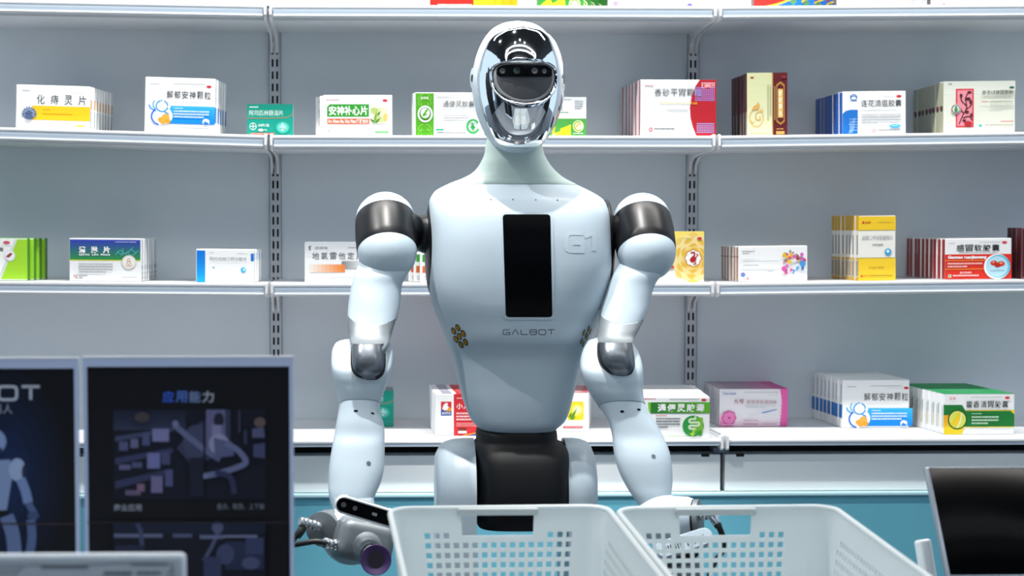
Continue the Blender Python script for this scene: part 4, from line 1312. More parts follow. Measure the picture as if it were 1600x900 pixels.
# sensor strip with lenses in the upper half of the opening
SB, n = [], 0
zc_ = vis_c[1] + .0080
pts = rrect([(-.0455, zc_ + .0095), (.0440, zc_ + .0095), (.0440, zc_ - .0085), (-.0455, zc_ - .0085)], .007, 6)
pts = fine([(x * 1000, z * 1000) for x, z in pts])
pts = [(x / 1000, z / 1000) for x, z in pts]
nP = len(pts)
V, Fs = [], []
for s, of in ((1, .0028), (.97, .0052), (.6, .0054), (.25, .0055)):
    for x, z in pts:
        X, Zz = x * s, zc_ + (z - zc_) * s
        y0, _ = face_y(X, Zz)
        V.append(HM @ Vector((X, y0 - of, Zz)))
for j in range(3):
    for k in range(nP):
        a, b = j * nP + k, j * nP + (k + 1) % nP
        Fs.append((a, a + nP, b + nP, b))
V.append(HM @ Vector((0, face_y(0, zc_)[0] - .0055, zc_)))
for k in range(nP):
    Fs.append((3 * nP + k, len(V) - 1, 3 * nP + (k + 1) % nP))
obj('sensor_strip', (V, Fs), M_gloss, head, sharp=30, label='glossy black sensor strip')
for x, r_ in ((-.0365, .0042), (-.016, .0056), (.0125, .0048), (.0285, .0036)):
    y0, _ = face_y(x, zc_)
    a = HM @ Vector((x, y0 - .0045, zc_))
    obj('camera_lens', lathe(a, HM.to_3x3() @ Vector((0, -1, 0)), [(0, r_), (.0021, r_), (.0022, r_ * .7), (.0016, r_ * .45)], 20), M_lens if x == -.016 else M_visor, head)
e0 = HM @ Vector((-.0672, .006, hz(123)))
ed = (HM.to_3x3() @ Vector((-1, -.12, 0))).normalized()
obj('ear_ring', lathe(e0, ed, [(-.002, .0175), (.0030, .0168), (.0036, .010)], 28), M_body, head)
obj('ear_microphone', tube([e0 + ed * .003, e0 + ed * .0046], [.0065, .006], 20), M_black, head)


# ---- arms
def dome(center, axis, r, h, n=40, m=10):
    axis = Vector(axis).normalized()
    pts, rad = [], []
    for k in range(m + 1):
        a = k / m * math.pi / 2 * .995
        pts.append(Vector(center) + axis * h * math.sin(a))
        rad.append(r * math.cos(a))
    return tube(pts, rad, n)


def arm(top, end, rpx, ytop, link_pts, upper, sleeve, elbow, fork, lower, screws, seam_tilt, side):
    pm = 3.10 / F
    r = rpx * pm
    c0, c1 = P(top[0], top[1], 3.125), P(end[0], end[1], 3.085)
    ax = (c1 - c0).normalized()
    # black shoulder housing with a white cap
    sh = obj('shoulder_housing', tube([c0 - ax * .004, c0 + ax * .001, c0.lerp(c1, .25), c0.lerp(c1, .5), c0.lerp(c1, .8), c1, c1 + ax * .003],
                                      [r * .965, r * .995, r * 1.012, r * 1.02, r * 1.012, r * .995, r * .96], 56), M_rblack, robot, label='satin black shoulder joint')
    obj('shoulder_cap', dome(c0 - ax * .001, -ax, r * .975, .043), M_body, sh, label='white dome on top of the black shoulder')
    pts = curve([P(x, y, d) for x, y, d, _ in link_pts], 4)
    rr = [float(v[3]) for v in smooth_rows([(0, 0, 0, q[3]) for q in link_pts], 4)]
    obj('shoulder_link', tube(pts, rr, 40), M_rblack, sh)
    # white upper arm: a ball against the shoulder and a tapering tube
    ua = obj('upper_arm', loft([prow(*q) for q in upper], 56, 4, cap0=.02), M_body, robot)
    obj('elbow_ball', dome(c1 + ax * .002, ax, r * .975, r * 1.0, 48, 12), M_body, ua, label='white rounded joint shell')
    obj('arm_sleeve', loft([prow(*q) for q in sleeve], 56, 4, cap1=.016), M_silver, ua, label='silver sleeve above the elbow')
    q = upper[-1]
    e1 = prow(*q)
    k = 1.006
    obj('seam_ring', loft([(e1[0], e1[1], e1[2] + .0006, e1[3] * k, e1[4] * k, e1[5] * k, e1[6], e1[7]), (e1[0], e1[1], e1[2] - .0008, e1[3] * k, e1[4] * k, e1[5] * k, e1[6], e1[7])], 56, 1), mat('seam_grey', '#6e7a84', .6, noise=.05), ua)
    fa = obj('forearm', loft([prow(*q) for q in fork], 56, 4, cap0=.010), M_body, robot)
    obj('elbow_joint', loft([prow(*q) for q in elbow], 48, 4, cap1=.004), M_gun, fa, label='gunmetal elbow hinge')
    eb = [prow(*q) for q in elbow]
    obj('elbow_gap', loft([(q[0], q[1] + .003, q[2] - .002, q[3] * 1.045, q[4] * 1.0, q[5], q[6], q[7]) for q in eb], 48, 4, cap1=.004), M_black, fa)
    la = obj('forearm_shell', loft([prow(*q) for q in lower], 56, 4), M_body, fa)
    q = prow(*lower[0])
    obj('seam_ring', loft([(q[0], q[1], q[2] + .0007, q[3] * 1.01, q[4] * 1.01, q[5] * 1.01, q[6], q[7]), (q[0], q[1], q[2] - .0005, q[3] * 1.01, q[4] * 1.01, q[5] * 1.01, q[6], q[7])], 56, 1), mat('seam_grey', '#6e7a84'), fa)
    lb = BVHTree.FromPolygons([v.co + wloc(la) for v in la.data.vertices], [list(p.vertices) for p in la.data.polygons])
    for x, y, rx, ry in screws:
        p = P(x, y, 2.95)
        for _ in range(2):
            h = lb.ray_cast(Vector((p.x, 2.4, p.z)), Vector((0, 1, 0)))
            if h[0] is not None:
                p = P(x, y, h[0].y)
        h = lb.ray_cast(Vector((p.x, 2.4, p.z)), Vector((0, 1, 0)))
        if h[0] is None:
            continue
        nn = h[1] if h[1].y < 0 else -h[1]
        u, v = frame_for(nn)
        n_ = 16
        V = [h[0] + nn * .0006 + Vector((rx * pm * math.cos(a), 0, ry * pm * math.sin(a))) - nn * (Vector((rx * pm * math.cos(a), 0, ry * pm * math.sin(a))).dot(nn)) for a in [2 * math.pi * k / n_ for k in range(n_)]]
        obj('screw_hole', (V, [tuple(range(n_))]), M_gloss if ry < 3 else M_gun, fa)
    return sh, ua, fa


# viewer's left arm
arm((602, 344), (605, 391), 47.5, 301,
    [(690, 366, 3.15, .036), (668, 365, 3.14, .0335), (655, 363, 3.135, .0285), (645, 362, 3.13, .0285), (632, 360, 3.12, .034), (620, 360, 3.115, .042)],
    [(404, 563, 644, 3.085, .70, .9, 2.1, 0), (418, 558, 641, 3.080, .74, .9, 2.1, 0), (430, 553.5, 635.5, 3.074, .80, .95, 2.1, 0), (444, 549.5, 628.5, 3.072, .90, .98, 2.1, -.001), (460, 546.5, 626.5, 3.066, .97, 1.0, 2.1, -.006), (478, 544, 624.5, 3.058, 1.0, None, 2.1, -.012), (494, 543, 620.5, 3.048, 1.0, None, 2.1, -.015)],
    [(490, 543.5, 621, 3.049, .99, None, 2.1, -.015), (505, 543.5, 616.5, 3.036, .98, None, 2.1, -.012), (522, 545, 611.5, 3.018, .97, None, 2.1, -.008), (538, 548.5, 606.5, 2.99, .97, None, 2.2, -.004), (549, 552.5, 603, 2.98, .95, None, 2.2, 0)],
    [(536, 550.5, 601, 2.992, 1.2, 1.0, 2.6, 0), (552, 549, 601.5, 2.984, 1.25, 1.0, 2.8, 0), (568, 549, 601.5, 2.980, 1.25, 1.0, 2.9, 0), (580, 551.5, 599.5, 2.980, 1.22, 1.0, 2.8, 0), (589, 558, 594, 2.982, 1.15, 1.0, 2.6, 0)],
    [(538, 523, 611, 3.035, .55, .7, 2.3, 0), (547, 519, 613.5, 3.028, .60, .7, 2.3, 0), (560, 517.5, 614, 3.018, .68, .74, 2.3, 0), (575, 518, 612, 3.005, .78, None, 2.3, 0), (590, 520.5, 608, 3.0, .80, None, 2.3, .002), (604, 524, 603, 2.998, .82, None, 2.3, .005), (618, 527.5, 598.5, 2.996, .84, None, 2.3, .008), (632, 529.5, 594, 2.995, .84, None, 2.3, .0105)],
    [(632, 529.5, 594, 2.995, .84, None, 2.3, .0105), (645, 528, 594, 2.99, .84, None, 2.3, .007), (660, 525.5, 599, 2.985, .82, None, 2.4, .003), (676, 523, 601, 2.98, .80, None, 2.4, 0), (692, 520, 601, 2.972, .80, None, 2.4, 0), (712, 516.5, 601, 2.965, .80, None, 2.4, 0), (732, 514, 600, 2.958, .80, None, 2.4, 0), (752, 513, 595.5, 2.95, .80, None, 2.3, 0), (770, 513.5, 588, 2.942, .80, None, 2.3, 0), (788, 517, 580, 2.935, .80, None, 2.3, 0), (800, 522, 574, 2.93, .8, None, 2.3, 0)],
    [(556, 642, 3.4, 1.6), (582, 646, 3.4, 1.8), (576, 724, 3.6, 3.6)], 0, -1)
# viewer's right arm
arm((1003, 345), (1010, 392), 46.5, 304,
    [(925, 366, 3.15, .036), (948, 365, 3.14, .0335), (958, 364, 3.135, .0290), (966, 363, 3.13, .0290), (978, 361, 3.12, .034), (990, 361, 3.115, .042)],
    [(404, 972, 1046, 3.085, .70, .9, 2.1, 0), (418, 965, 1041, 3.080, .74, .9, 2.1, 0), (430, 958, 1033, 3.074, .80, .95, 2.1, 0), (444, 951.5, 1023.5, 3.072, .90, .98, 2.1, -.001), (460, 946, 1017.5, 3.066, .97, 1.0, 2.1, -.006), (478, 940.5, 1013, 3.058, 1.0, None, 2.1, -.011), (495, 937.5, 1005.5, 3.048, 1.0, None, 2.1, -.013)],
    [(491, 938, 1007, 3.049, .99, None, 2.1, -.013), (505, 935.5, 1001.5, 3.036, .98, None, 2.1, -.011), (522, 933.5, 993, 3.018, .97, None, 2.1, -.008), (536, 935, 986, 2.99, .97, None, 2.2, -.004), (547, 938, 981, 2.98, .95, None, 2.2, 0)],
    [(534, 935.5, 986, 2.992, 1.2, 1.0, 2.6, 0), (550, 935, 988.5, 2.984, 1.25, 1.0, 2.8, 0), (566, 938, 990, 2.980, 1.25, 1.0, 2.9, 0), (578, 945, 988, 2.980, 1.22, 1.0, 2.8, 0), (588, 953, 982, 2.982, 1.15, 1.0, 2.6, 0)],
    [(536, 917, 989, 3.035, .55, .7, 2.3, 0), (546, 911.5, 995.5, 3.028, .60, .7, 2.3, 0), (560, 907.5, 1001, 3.018, .68, .74, 2.3, 0), (576, 907, 1004, 3.005, .78, None, 2.3, 0), (592, 911, 1004.5, 3.0, .80, None, 2.3, .002), (606, 917.5, 1004, 2.998, .82, None, 2.3, .005), (620, 925.5, 1005, 2.996, .84, None, 2.3, .008), (634, 935.5, 1008, 2.995, .84, None, 2.3, .0105)],
    [(634, 935.5, 1008, 2.995, .84, None, 2.3, .0105), (648, 945, 1016, 2.99, .84, None, 2.3, .006), (664, 952.5, 1026, 2.985, .82, None, 2.4, .003), (680, 956.5, 1035, 2.98, .80, None, 2.4, 0), (698, 958.5, 1043, 2.972, .80, None, 2.4, 0), (716, 961, 1048, 2.965, .80, None, 2.4, 0), (736, 967, 1050, 2.958, .80, None, 2.4, 0), (756, 976.5, 1050, 2.95, .80, None, 2.4, 0), (772, 986, 1048.5, 2.942, .80, None, 2.3, 0), (788, 997, 1045, 2.935, .80, None, 2.3, 0), (800, 1003, 1044, 2.93, .8, None, 2.3, 0)],
    [(972, 643, 3.2, 1.8), (998, 640, 3.2, 1.6), (1021, 713, 3.4, 3.4)], 0, 1)

# ---- gripper on the viewer's left: white wrist drum, silver housing, suction nozzle, depth camera bar
pm = 2.9 / F


def at(px, py, d):
    return P(px, py, d)


def toward(p, d, L):
    return p + Vector(d).normalized() * L


wr = obj('wrist_drum', tube([P(545, 830, 2.975), P(546, 832, 2.945), P(549, 836, 2.905), P(550, 838, 2.88), P(551, 839, 2.874)], [.034, .0455, .046, .043, .034], 48), M_body, robot, label='white wrist drum of the suction hand')
obj('wrist_neck', loft([prow(776, 517, 584, 2.935, .8, None, 2.3, 0), prow(795, 521, 586, 2.925, .8, None, 2.3, 0), prow(815, 520, 588, 2.92, .8, None, 2.3, 0), prow(835, 522, 585, 2.915, .8, None, 2.3, 0)], 40, 3), M_body, wr)
p0, p1 = P(517, 822, 2.905), P(503, 827, 2.872)
fl = obj('side_flange', tube([p0, p0.lerp(p1, .3), p1, p1 + (p1 - p0) * .02], [.0255, .0265, .0265, .0245], 40), M_silver, wr)
Mh = Matrix.Translation(P(567, 848, 2.85)) @ Matrix.Rotation(R(11), 4, 'Y') @ Matrix.Rotation(R(-14), 4, 'X') @ Matrix.Rotation(R(10), 4, 'Z')
gh = obj('gripper_housing', rbox(.084, .075, .062, .017, 5, Mh), M_silver, robot, sharp=60, label='silver rounded gripper housing')
obj('housing_top', rbox(.070, .060, .02, .009, 4, Matrix.Translation(P(566, 822, 2.86)) @ Matrix.Rotation(R(11), 4, 'Y')), M_silver, gh, sharp=60)
obj('housing_bulge', ellipsoid(P(565, 821, 2.842), .024, .022, .011, 32, 14), M_silver, gh)
n0, n1, n2 = P(570, 853, 2.83), P(580, 866, 2.79), P(590, 878, 2.745)
nz = obj('nozzle', tube([n0, n0.lerp(n1, .5), n1], [.028, .022, .0165], 36), M_silver, gh)
obj('nozzle_ring', tube([n1, n1.lerp(n2, .12), n1.lerp(n2, .2)], [.0155, .0155, .0135], 32), M_black, gh)
obj('nozzle_collar', tube([n1.lerp(n2, .2), n1.lerp(n2, .3), n1.lerp(n2, .36), n1.lerp(n2, .5), n1.lerp(n2, .6)], [.0165, .0165, .0145, .0155, .0135], 32), M_steel, gh)
d = (n2 - n1).normalized()
q0 = n1.lerp(n2, .58)
vd = (Vector((0, 0, CAMZ)) - q0).normalized() * .75 + d * .4
vd.normalize()
sc_ = obj('suction_cup', lathe(q0, vd, [(0, .012), (.004, .0155), (.007, .0165), (.010, .018), (.017, .0208), (.0215, .0225), (.022, .0215), (.0195, .0165), (.0175, .0125)], 44, False), M_purple, gh, label='dark purple suction cup')
obj('cup_hole', lathe(q0, vd, [(.0176, .0127), (.0150, .0100), (.0150, .0062), (.0130, .0055)], 32), M_purple2, gh, label='dark hollow of the suction cup')
obj('cup_port', lathe(q0, vd, [(.0132, .0045), (.0150, .0040), (.0150, .0020), (.0135, .0018)], 24), M_black, gh)


def camera_bar(a, b, hgt, dep, up, tilt_m, face_dir):
    """rounded bar between two points; returns its frame"""
    a, b = Vector(a), Vector(b)
    ux = (b - a).normalized()
    fy = Vector(face_dir).normalized()
    fy = (fy - ux * fy.dot(ux)).normalized()
    uz = ux.cross(fy)
    L = (b - a).length

    def slab(l, h, y0, y1, bev=0.0):
        n_ = 12
        out = []
        for sx, a0 in ((1, -90), (-1, 90)):
            for k in range(n_ + 1):
                an = R(a0 + 180 * k / n_)
                out.append((sx * (l / 2 - h / 2) + math.cos(an) * h / 2, math.sin(an) * h / 2))
        V, Fs = [], []
        ys = [(y0, 1 - bev), (y0 + (y1 - y0) * .12, 1), (y0 + (y1 - y0) * .88, 1), (y1, 1 - bev)] if bev else [(y0, 1), (y1, 1)]
        c = a.lerp(b, .5)
        for y, s in ys:
            for x, z in out:
                xx = x - math.copysign((1 - s) * h / 2, x)
                V.append(c + ux * xx + uz * z * s + fy * y)
        m = len(out)
        for j in range(len(ys) - 1):
            for k in range(m):
                p, q = j * m + k, j * m + (k + 1) % m
                Fs.append((p, p + m, q + m, q))
        Fs += [tuple(range(m)), tuple(range((len(ys) - 1) * m, len(ys) * m))[::-1]]
        return V, Fs
    return slab, L, ux, fy, uz, a.lerp(b, .5)


slab, L, ux, fy, uz, cc = camera_bar(P(524, 783, 2.80), P(622, 813, 2.80), .025, .025, None, None, (-.1, -1, .10))
cb = obj('camera_bar', slab(L, .0268, -.004, .020, .10), mat('camera_bar_pale_grey', '#d5dade', .35, metal=.2, noise=.02), robot, sharp=40, label='pale depth camera bar with black face above the suction hand')
obj('camera_face', slab(L * .955, .0205, .0195, .0212), M_gloss, cb)
for t, r_, mm in ((-.37, .0038, M_visor), (-.19, .0036, M_visor), (.10, .0024, M_steel), (.135, .0024, M_steel), (.36, .0038, M_visor)):
    c = cc + ux * t * L + fy * .0205
    obj('camera_lens', tube([c, c + fy * .0012], [r_, r_ * .95], 18), mm, cb)
vents = []
for k in range(24):
    c = cc + ux * (-.33 + .62 * k / 23) * L - uz * .0136 + fy * .010
    vents.append(([c + ux * .0008 * a + fy * b * .006 - uz * .0004 for a, b in ((-1, -1), (1, -1), (1, 1), (-1, 1))], [(0, 1, 2, 3)]))
tag(obj('vent_slots', join(*vents), M_black, cb, smooth=False), kind='stuff')


def connector(a, b, r, n=5, name='cable_connector', parent=None):
    a, b = Vector(a), Vector(b)
    pts, rad = [], []
    for k in range(n):
        for t, s in ((.0, .86), (.15, 1), (.75, 1), (.9, .86)):
            pts.append(a.lerp(b, (k + t) / n))
            rad.append(r * s * (1 if k % 2 else .88))
    return obj(name, tube(pts, rad, 22), M_steel, parent)


cn = connector(P(500, 823, 2.865), P(468, 814, 2.85), .0078, 5, 'cable_connector', wr)
obj('elbow_plug', tube(curve([P(478, 818, 2.865), P(474, 822, 2.855), P(470, 830, 2.85), P(464, 838, 2.85)], 4), .0062, 16), M_cable, wr)
obj('cable', tube(curve([P(474, 823, 2.855), P(466, 834, 2.85), P(457, 846, 2.85), P(444, 858, 2.86), P(425, 874, 2.9), P(430, 905, 2.96), P(490, 915, 3.0)], 6), .0036, 12), M_cable, wr)
connector(P(533, 853, 2.83), P(506, 848, 2.81), .0082, 4, 'cable_connector', gh)
obj('cable', tube(curve([P(508, 848, 2.812), P(494, 846, 2.81), P(478, 848, 2.815), P(462, 851, 2.825), P(440, 856, 2.84), P(420, 880, 2.9), P(450, 912, 2.98)], 6), .0042, 12), M_cable, gh)
connector(P(606, 824, 2.87), P(618, 829, 2.86), .009, 2, 'cable_connector', gh)

# ---- gripper on the viewer's right, mostly behind the basket
wr2 = obj('wrist_drum', tube([P(1005, 813, 2.95), P(1022, 813, 2.945), P(1050, 812, 2.935), P(1076, 811, 2.925), P(1084, 811, 2.922)], [.026, .035, .037, .0345, .031], 48), M_body, robot, label='white wrist drum of the second hand')
obj('wrist_neck', ellipsoid(P(1035, 802, 2.93), .040, .038, .030, 36, 18), M_body, wr2)
p0, p1 = P(1083.5, 811, 2.9221), P(1094, 810.5, 2.9185)
obj('drum_gap', tube([p0, p0.lerp(p1, .3)], [.0300, .0300], 36), M_black, wr2)
obj('side_flange', tube([p0.lerp(p1, .3), p1, p1.lerp(p0, -.08)], [.0300, .0300, .0275], 36), M_silver, wr2)
connector(P(1094, 807, 2.90), P(1122, 802, 2.875), .0070, 5, 'cable_connector', wr2)
c0, c1, c2 = P(1113, 806, 2.872), P(1120, 818, 2.87), P(1124, 824, 2.87)
obj('cable_connector', tube([c0, c0.lerp(c1, .5), c1], [.0062, .0068, .0062], 20), M_steel, wr2)
obj('cable', tube(curve([c1, P(1126, 829, 2.87), P(1130, 845, 2.88), P(1128, 862, 2.9), P(1117, 878, 2.92), P(1109, 896, 2.95), P(1105, 925, 3.0), P(1060, 940, 3.03)], 6), [.0060] * 4 + [.0046] * 39, 12), M_cable, wr2)
slab, L, ux, fy, uz, cc = camera_bar(P(1024, 866, 2.80), P(1112, 838, 2.80), .02, .02, None, None, (.05, -1, .45))
cb2 = obj('camera_bar', slab(L, .026, -.004, .020, .10), M_body, robot, sharp=40, label='white camera bar with vent slots above the second hand')
vents = []
for k in range(18):
    c = cc + ux * (-.36 + .7 * k / 17) * L + fy * .0204 + uz * .002
    if k % 5 == 4:
        continue
    vents.append(([c + ux * .0009 * a + uz * b * .0050 for a, b in ((-1, -1), (1, -1), (1, 1), (-1, 1))], [(0, 1, 2, 3)]))
tag(obj('vent_slots', join(*vents), M_black, cb2, smooth=False), kind='stuff')
obj('camera_face', slab(L * .9, .014, -.0044, -.0038), M_gloss, cb2)
gh2 = obj('gripper_housing', rbox(.070, .07, .055, .014, 4, Matrix.Translation(P(1060, 898, 2.86)) @ Matrix.Rotation(R(-10), 4, 'Y')), M_silver, robot, sharp=60, label='silver gripper housing behind the basket')
obj('housing_plate', rbox(.062, .03, .014, .005, 3, Matrix.Translation(P(1058, 869, 2.84)) @ Matrix.Rotation(R(-15), 4, 'Y')), M_wblack, gh2, sharp=60)
obj('suction_cup', tube([P(1036, 900, 2.82), P(1032, 905, 2.79), P(1030, 908, 2.77)], [.014, .018, .022], 32), M_purple, gh2)

# ---- waist and legs
ws = obj('waist', loft([prow(667, 748, 866, 3.14, .066, .06, 2.6), prow(672, 744, 868.5, 3.14, .07, .065, 2.8), prow(680, 744, 869.5, 3.14, .072, .07, 3.0), prow(687, 744, 870, 3.14, .073, .07, 3.2), prow(692, 740, 879, 3.14, .076, .075, 3.4), prow(700, 740.5, 885, 3.14, .084, .08, 3.6), prow(715, 742, 887.5, 3.14, .094, .09, 3.8),
                         prow(745, 743.5, 889, 3.14, .102, .10, 3.8), prow(775, 744, 889, 3.14, .104, .10, 3.8), prow(800, 744.5, 889, 3.14, .100, .10, 3.8), prow(817, 745, 888, 3.14, .09, .09, 3.8)], 72, 3), M_wblack, robot, label='matt black waist column')


def leg(xo, xi, ytop, sgn_):
    """side plate with a rounded top, its outer edge rolled over, down to the base"""
    a, b = P(xo, 765, 3.10).x, P(xi, 765, 3.06).x
    zc2, rr = P(700, 772, 3.12).z, .094
    Yc = 3.15
    prof = []
    for k in range(25):
        an = R(180 * k / 24)
        prof.append((Yc - rr * math.cos(an), zc2 + (P(700, ytop, 3.12).z - zc2) * math.sin(an)))
    z0 = .26
    prof = [(Yc - rr * .8, z0), (Yc - rr * .92, z0 + (zc2 - z0) * .5)] + prof + [(Yc + rr * .92, z0 + (zc2 - z0) * .5), (Yc + rr * .8, z0)]
    m = len(prof)
    cy, cz = Yc, zc2
    V, Fs = [], []
    steps = [(0.0, 1.0), (.30, 1.0), (.55, .985), (.75, .94), (.90, .85), (1.0, .70)]
    for t, s in steps:
        for y, z in prof:
            V.append((b + (a - b) * t, cy + (y - cy) * s, (cz + (z - cz) * s) if z > cz else z))
    for j in range(len(steps) - 1):
        for k in range(m):
            p, q = j * m + k, j * m + (k + 1) % m
            Fs.append((p, q, q + m, p + m))
    Fs += [tuple(range(m))[::-1], tuple(range((len(steps) - 1) * m, len(steps) * m))]
    return obj('leg', (V, Fs), M_body, robot, sharp=45)


leg(682, 745, 688, -1)
leg(932.5, 889, 688, 1)
obj('wheeled_base', rbox(.46, .40, .26, .06, 5, Matrix.Translation((RC.x, 3.17, .15))), M_body, robot, sharp=60)
for sx in (-.16, .16):
    for sy in (-.13, .13):
        obj('wheel', tube([(RC.x + sx - .02, 3.17 + sy, .04), (RC.x + sx + .02, 3.17 + sy, .04)], .04, 24), M_cable, robot)
# ------------------------------------------------------------------ foreground: counter, baskets, poster stands, screens
ZC = .785
ct = obj('front_counter', rbox(3.2, 1.35, .05, .008, 2, Matrix.Translation((.35, 1.93, ZC - .025))), M_counter, sharp=60)
tag(ct, 'white front counter carrying the baskets and poster stands, below the photo edge', 'counter')
obj('counter_front', box(-1.2, 1.9, 1.30, 2.56, .0, ZC - .05), M_counter, ct, smooth=False)


def basket(px0, px1, py, Yf, label, cols, hx0, hx1):
    W = P(px1, py, Yf).x - P(px0, py, Yf).x
    s = W / (px1 - px0)
    Lg, H, rc, inset = .50, .165, .030, .020
    o0 = P(px0, py, Yf)
    back = ray(470, 180).normalized()
    v = -back
    u = Vector((1, 0, 0))
    u = (u - v * u.dot(v)).normalized()
    up = u.cross(back).normalized()
    to = lambda x, y, h: o0 + u * x + v * y + up * h

    def outline(ins):
        """rounded rectangle as a function of s; far side first"""
        return (ins, W - ins, ins * .8, Lg - ins * .8)
    # stations along the rim: (kind, fraction data)
    st = []
    fx = [rc]
    fh = []
    for c in cols:
        a, b_ = (c - px0 - 4.6) * s, (c - px0 + 4.6) * s
        fx += [a, b_]
        fh.append((a, b_))
    fx += [hx0 * s, hx1 * s, (hx0 + 6) * s, (hx1 - 6) * s, W - rc]
    fx = sorted(set(round(x, 6) for x in fx if rc <= x <= W - rc))
    for x in fx:
        st.append(('far', x))
    for k in range(1, 6):
        st.append(('c1', 90 - 90 * k / 6))
    ys = [rc]
    n = int((Lg - 2 * rc - .04) / .0125)
    for k in range(n):
        ys += [rc + .02 + k * .0125, rc + .02 + k * .0125 + .0072]
    ys.append(Lg - rc)
    for y in ys:
        st.append(('right', y))
    for k in range(1, 6):
        st.append(('c2', 90 * k / 6))
    for x in (W - rc, W * .66, W * .33, rc):
        st.append(('near', x))
    for k in range(1, 6):
        st.append(('c3', 90 * k / 6))
    for y in ys[::-1]:
        st.append(('left', y))
    for k in range(1, 6):
        st.append(('c4', 90 * k / 6))

    def pos(q, h):
        k, val = q
        i = inset * h / H
        x0, x1, y0, y1 = i, W - i, i * .8, Lg - i * .8
        r = rc
        sx = (x1 - x0) / W
        if k == 'far':
            return to(x0 + val * sx, y0, -h)
        if k == 'near':
            return to(x0 + val * sx, y1, -h)
        if k == 'right':
            return to(x1, y0 + val * (y1 - y0) / Lg, -h)
        if k == 'left':
            return to(x0, y0 + val * (y1 - y0) / Lg, -h)
        a = R(val)
        if k == 'c1':
            return to(x1 - r + r * math.cos(a), y0 + r - r * math.sin(a), -h)
        if k == 'c2':
            return to(x1 - r + r * math.cos(a), y1 - r + r * math.sin(a), -h)
        if k == 'c3':
            return to(x0 + r - r * math.sin(a), y1 - r + r * math.cos(a), -h)
        return to(x0 + r - r * math.cos(a), y0 + r - r * math.sin(a), -h)
    hs = [0, .006, .009, .0355]
    hr = []
    k = 0
    y = 838 - py + 0.0
    while True:
        a = (y + 15.4 * k - 4.6) * s
        b_ = a + 9.2 * s
        if b_ > H - .02:
            break
        hr.append((a, b_))
        hs += [a, b_]
        k += 1
    hs.append(H)
    hs = sorted(set(round(x, 6) for x in hs))
    n = len(st)
    V = [pos(q, h) for h in hs for q in st]
    Fs = []
    inr = lambda m, rr: any(a - 1e-5 < m < b_ + 1e-5 for a, b_ in rr)
    for j in range(len(hs) - 1):
        hm = (hs[j] + hs[j + 1]) / 2
        rowi = next((q for q, (a, b_) in enumerate(hr) if a < hm < b_), None)
        for i in range(n):
            i2 = (i + 1) % n
            k0, v0 = st[i]
            k1, v1 = st[i2]
            if k0 == k1 == 'far':
                xm = (v0 + v1) / 2
                if (hx0 + 6) * s < xm < (hx1 - 6) * s and .009 < hm < .0355:
                    continue
                if hx0 * s < xm < hx1 * s and .013 < hm < .0355 and .013 < .009:
                    continue
                if rowi is not None and inr(xm, fh):
                    if rowi > 0 or not ((hx0 - 8) * s < xm < (hx1 + 8) * s):
                        continue
            if rowi is not None and k0 == k1 and k0 in ('left', 'right'):
                ym = (v0 + v1) / 2
                fr = (ym - rc - .02) / .0125
                if 0 <= fr < (Lg - 2 * rc - .04) / .0125 - .1 and (fr - math.floor(fr)) < .0072 / .0125 and (rowi > 0 or fr > 1):
                    continue
            Fs.append((j * n + i, j * n + i2, (j + 1) * n + i2, (j + 1) * n + i))
    bm = bmesh.new()
    vs = [bm.verts.new(q) for q in V]
    for f in Fs:
        bm.faces.new([vs[q] for q in f])
    bmesh.ops.recalc_face_normals(bm, faces=bm.faces[:])
    bmesh.ops.solidify(bm, geom=bm.faces[:], thickness=.0028)
    bmesh.ops.delete(bm, geom=[q for q in bm.verts if not q.link_faces], context='VERTS')
    bm.verts.index_update()
    g = [tuple(q.co) for q in bm.verts], [[q.index for q in f.verts] for f in bm.faces]
    bm.free()
    root = empty('plastic_basket', (o0.x + W / 2, (o0 + v * Lg / 2).y, ZC), label, 'basket', 'white perforated baskets on the counter')
    obj('basket_wall', g, M_basket, root, sharp=50)
    rim = [pos(q, .0005) for q in st]
    rim.append(rim[0])
    obj('rim', tube(rim, .0038, 10, cap=False), M_basket, root)
    floor_pts = [pos(q, H - .0015) for q in st]
    obj('basket_floor', (floor_pts + [q + up * .003 for q in floor_pts],
                         [tuple(range(n)), tuple(range(n, 2 * n))[::-1]] + [(i, (i + 1) % n, n + (i + 1) % n, n + i) for i in range(n)]), M_basket, root, smooth=False)
    g0, g1 = to(hx0 * s, .004, -.004), to(hx1 * s, .004, -.004)
    obj('hand_grip', rbox((g1 - g0).length, .013, .0095, .003, 3, Matrix.Translation((g0 + g1) / 2)), mat('basket_grip_grey', '#b9c2c4', .45, noise=.02), root, sharp=60)
    return root


PITCH = 15.3
basket(608, 949, 795, 2.45, 'white perforated basket with hand grip in front of the robot waist', [664 + PITCH * i for i in range(16)], 106, 233)
basket(962, 1304, 795, 2.45, 'white perforated basket with hand grip in front of the second hand', [1010 + PITCH * i for i in range(15)], 92, 219)


def flat_print(name, items, Y, parent, label=None):
    me = print_mesh(name, items, lambda x, y, l: P(x, y, Y - l) - wloc(parent), eps=.00012)
    o = link(name, me, parent)
    if label:
        o['label'] = label
    return o


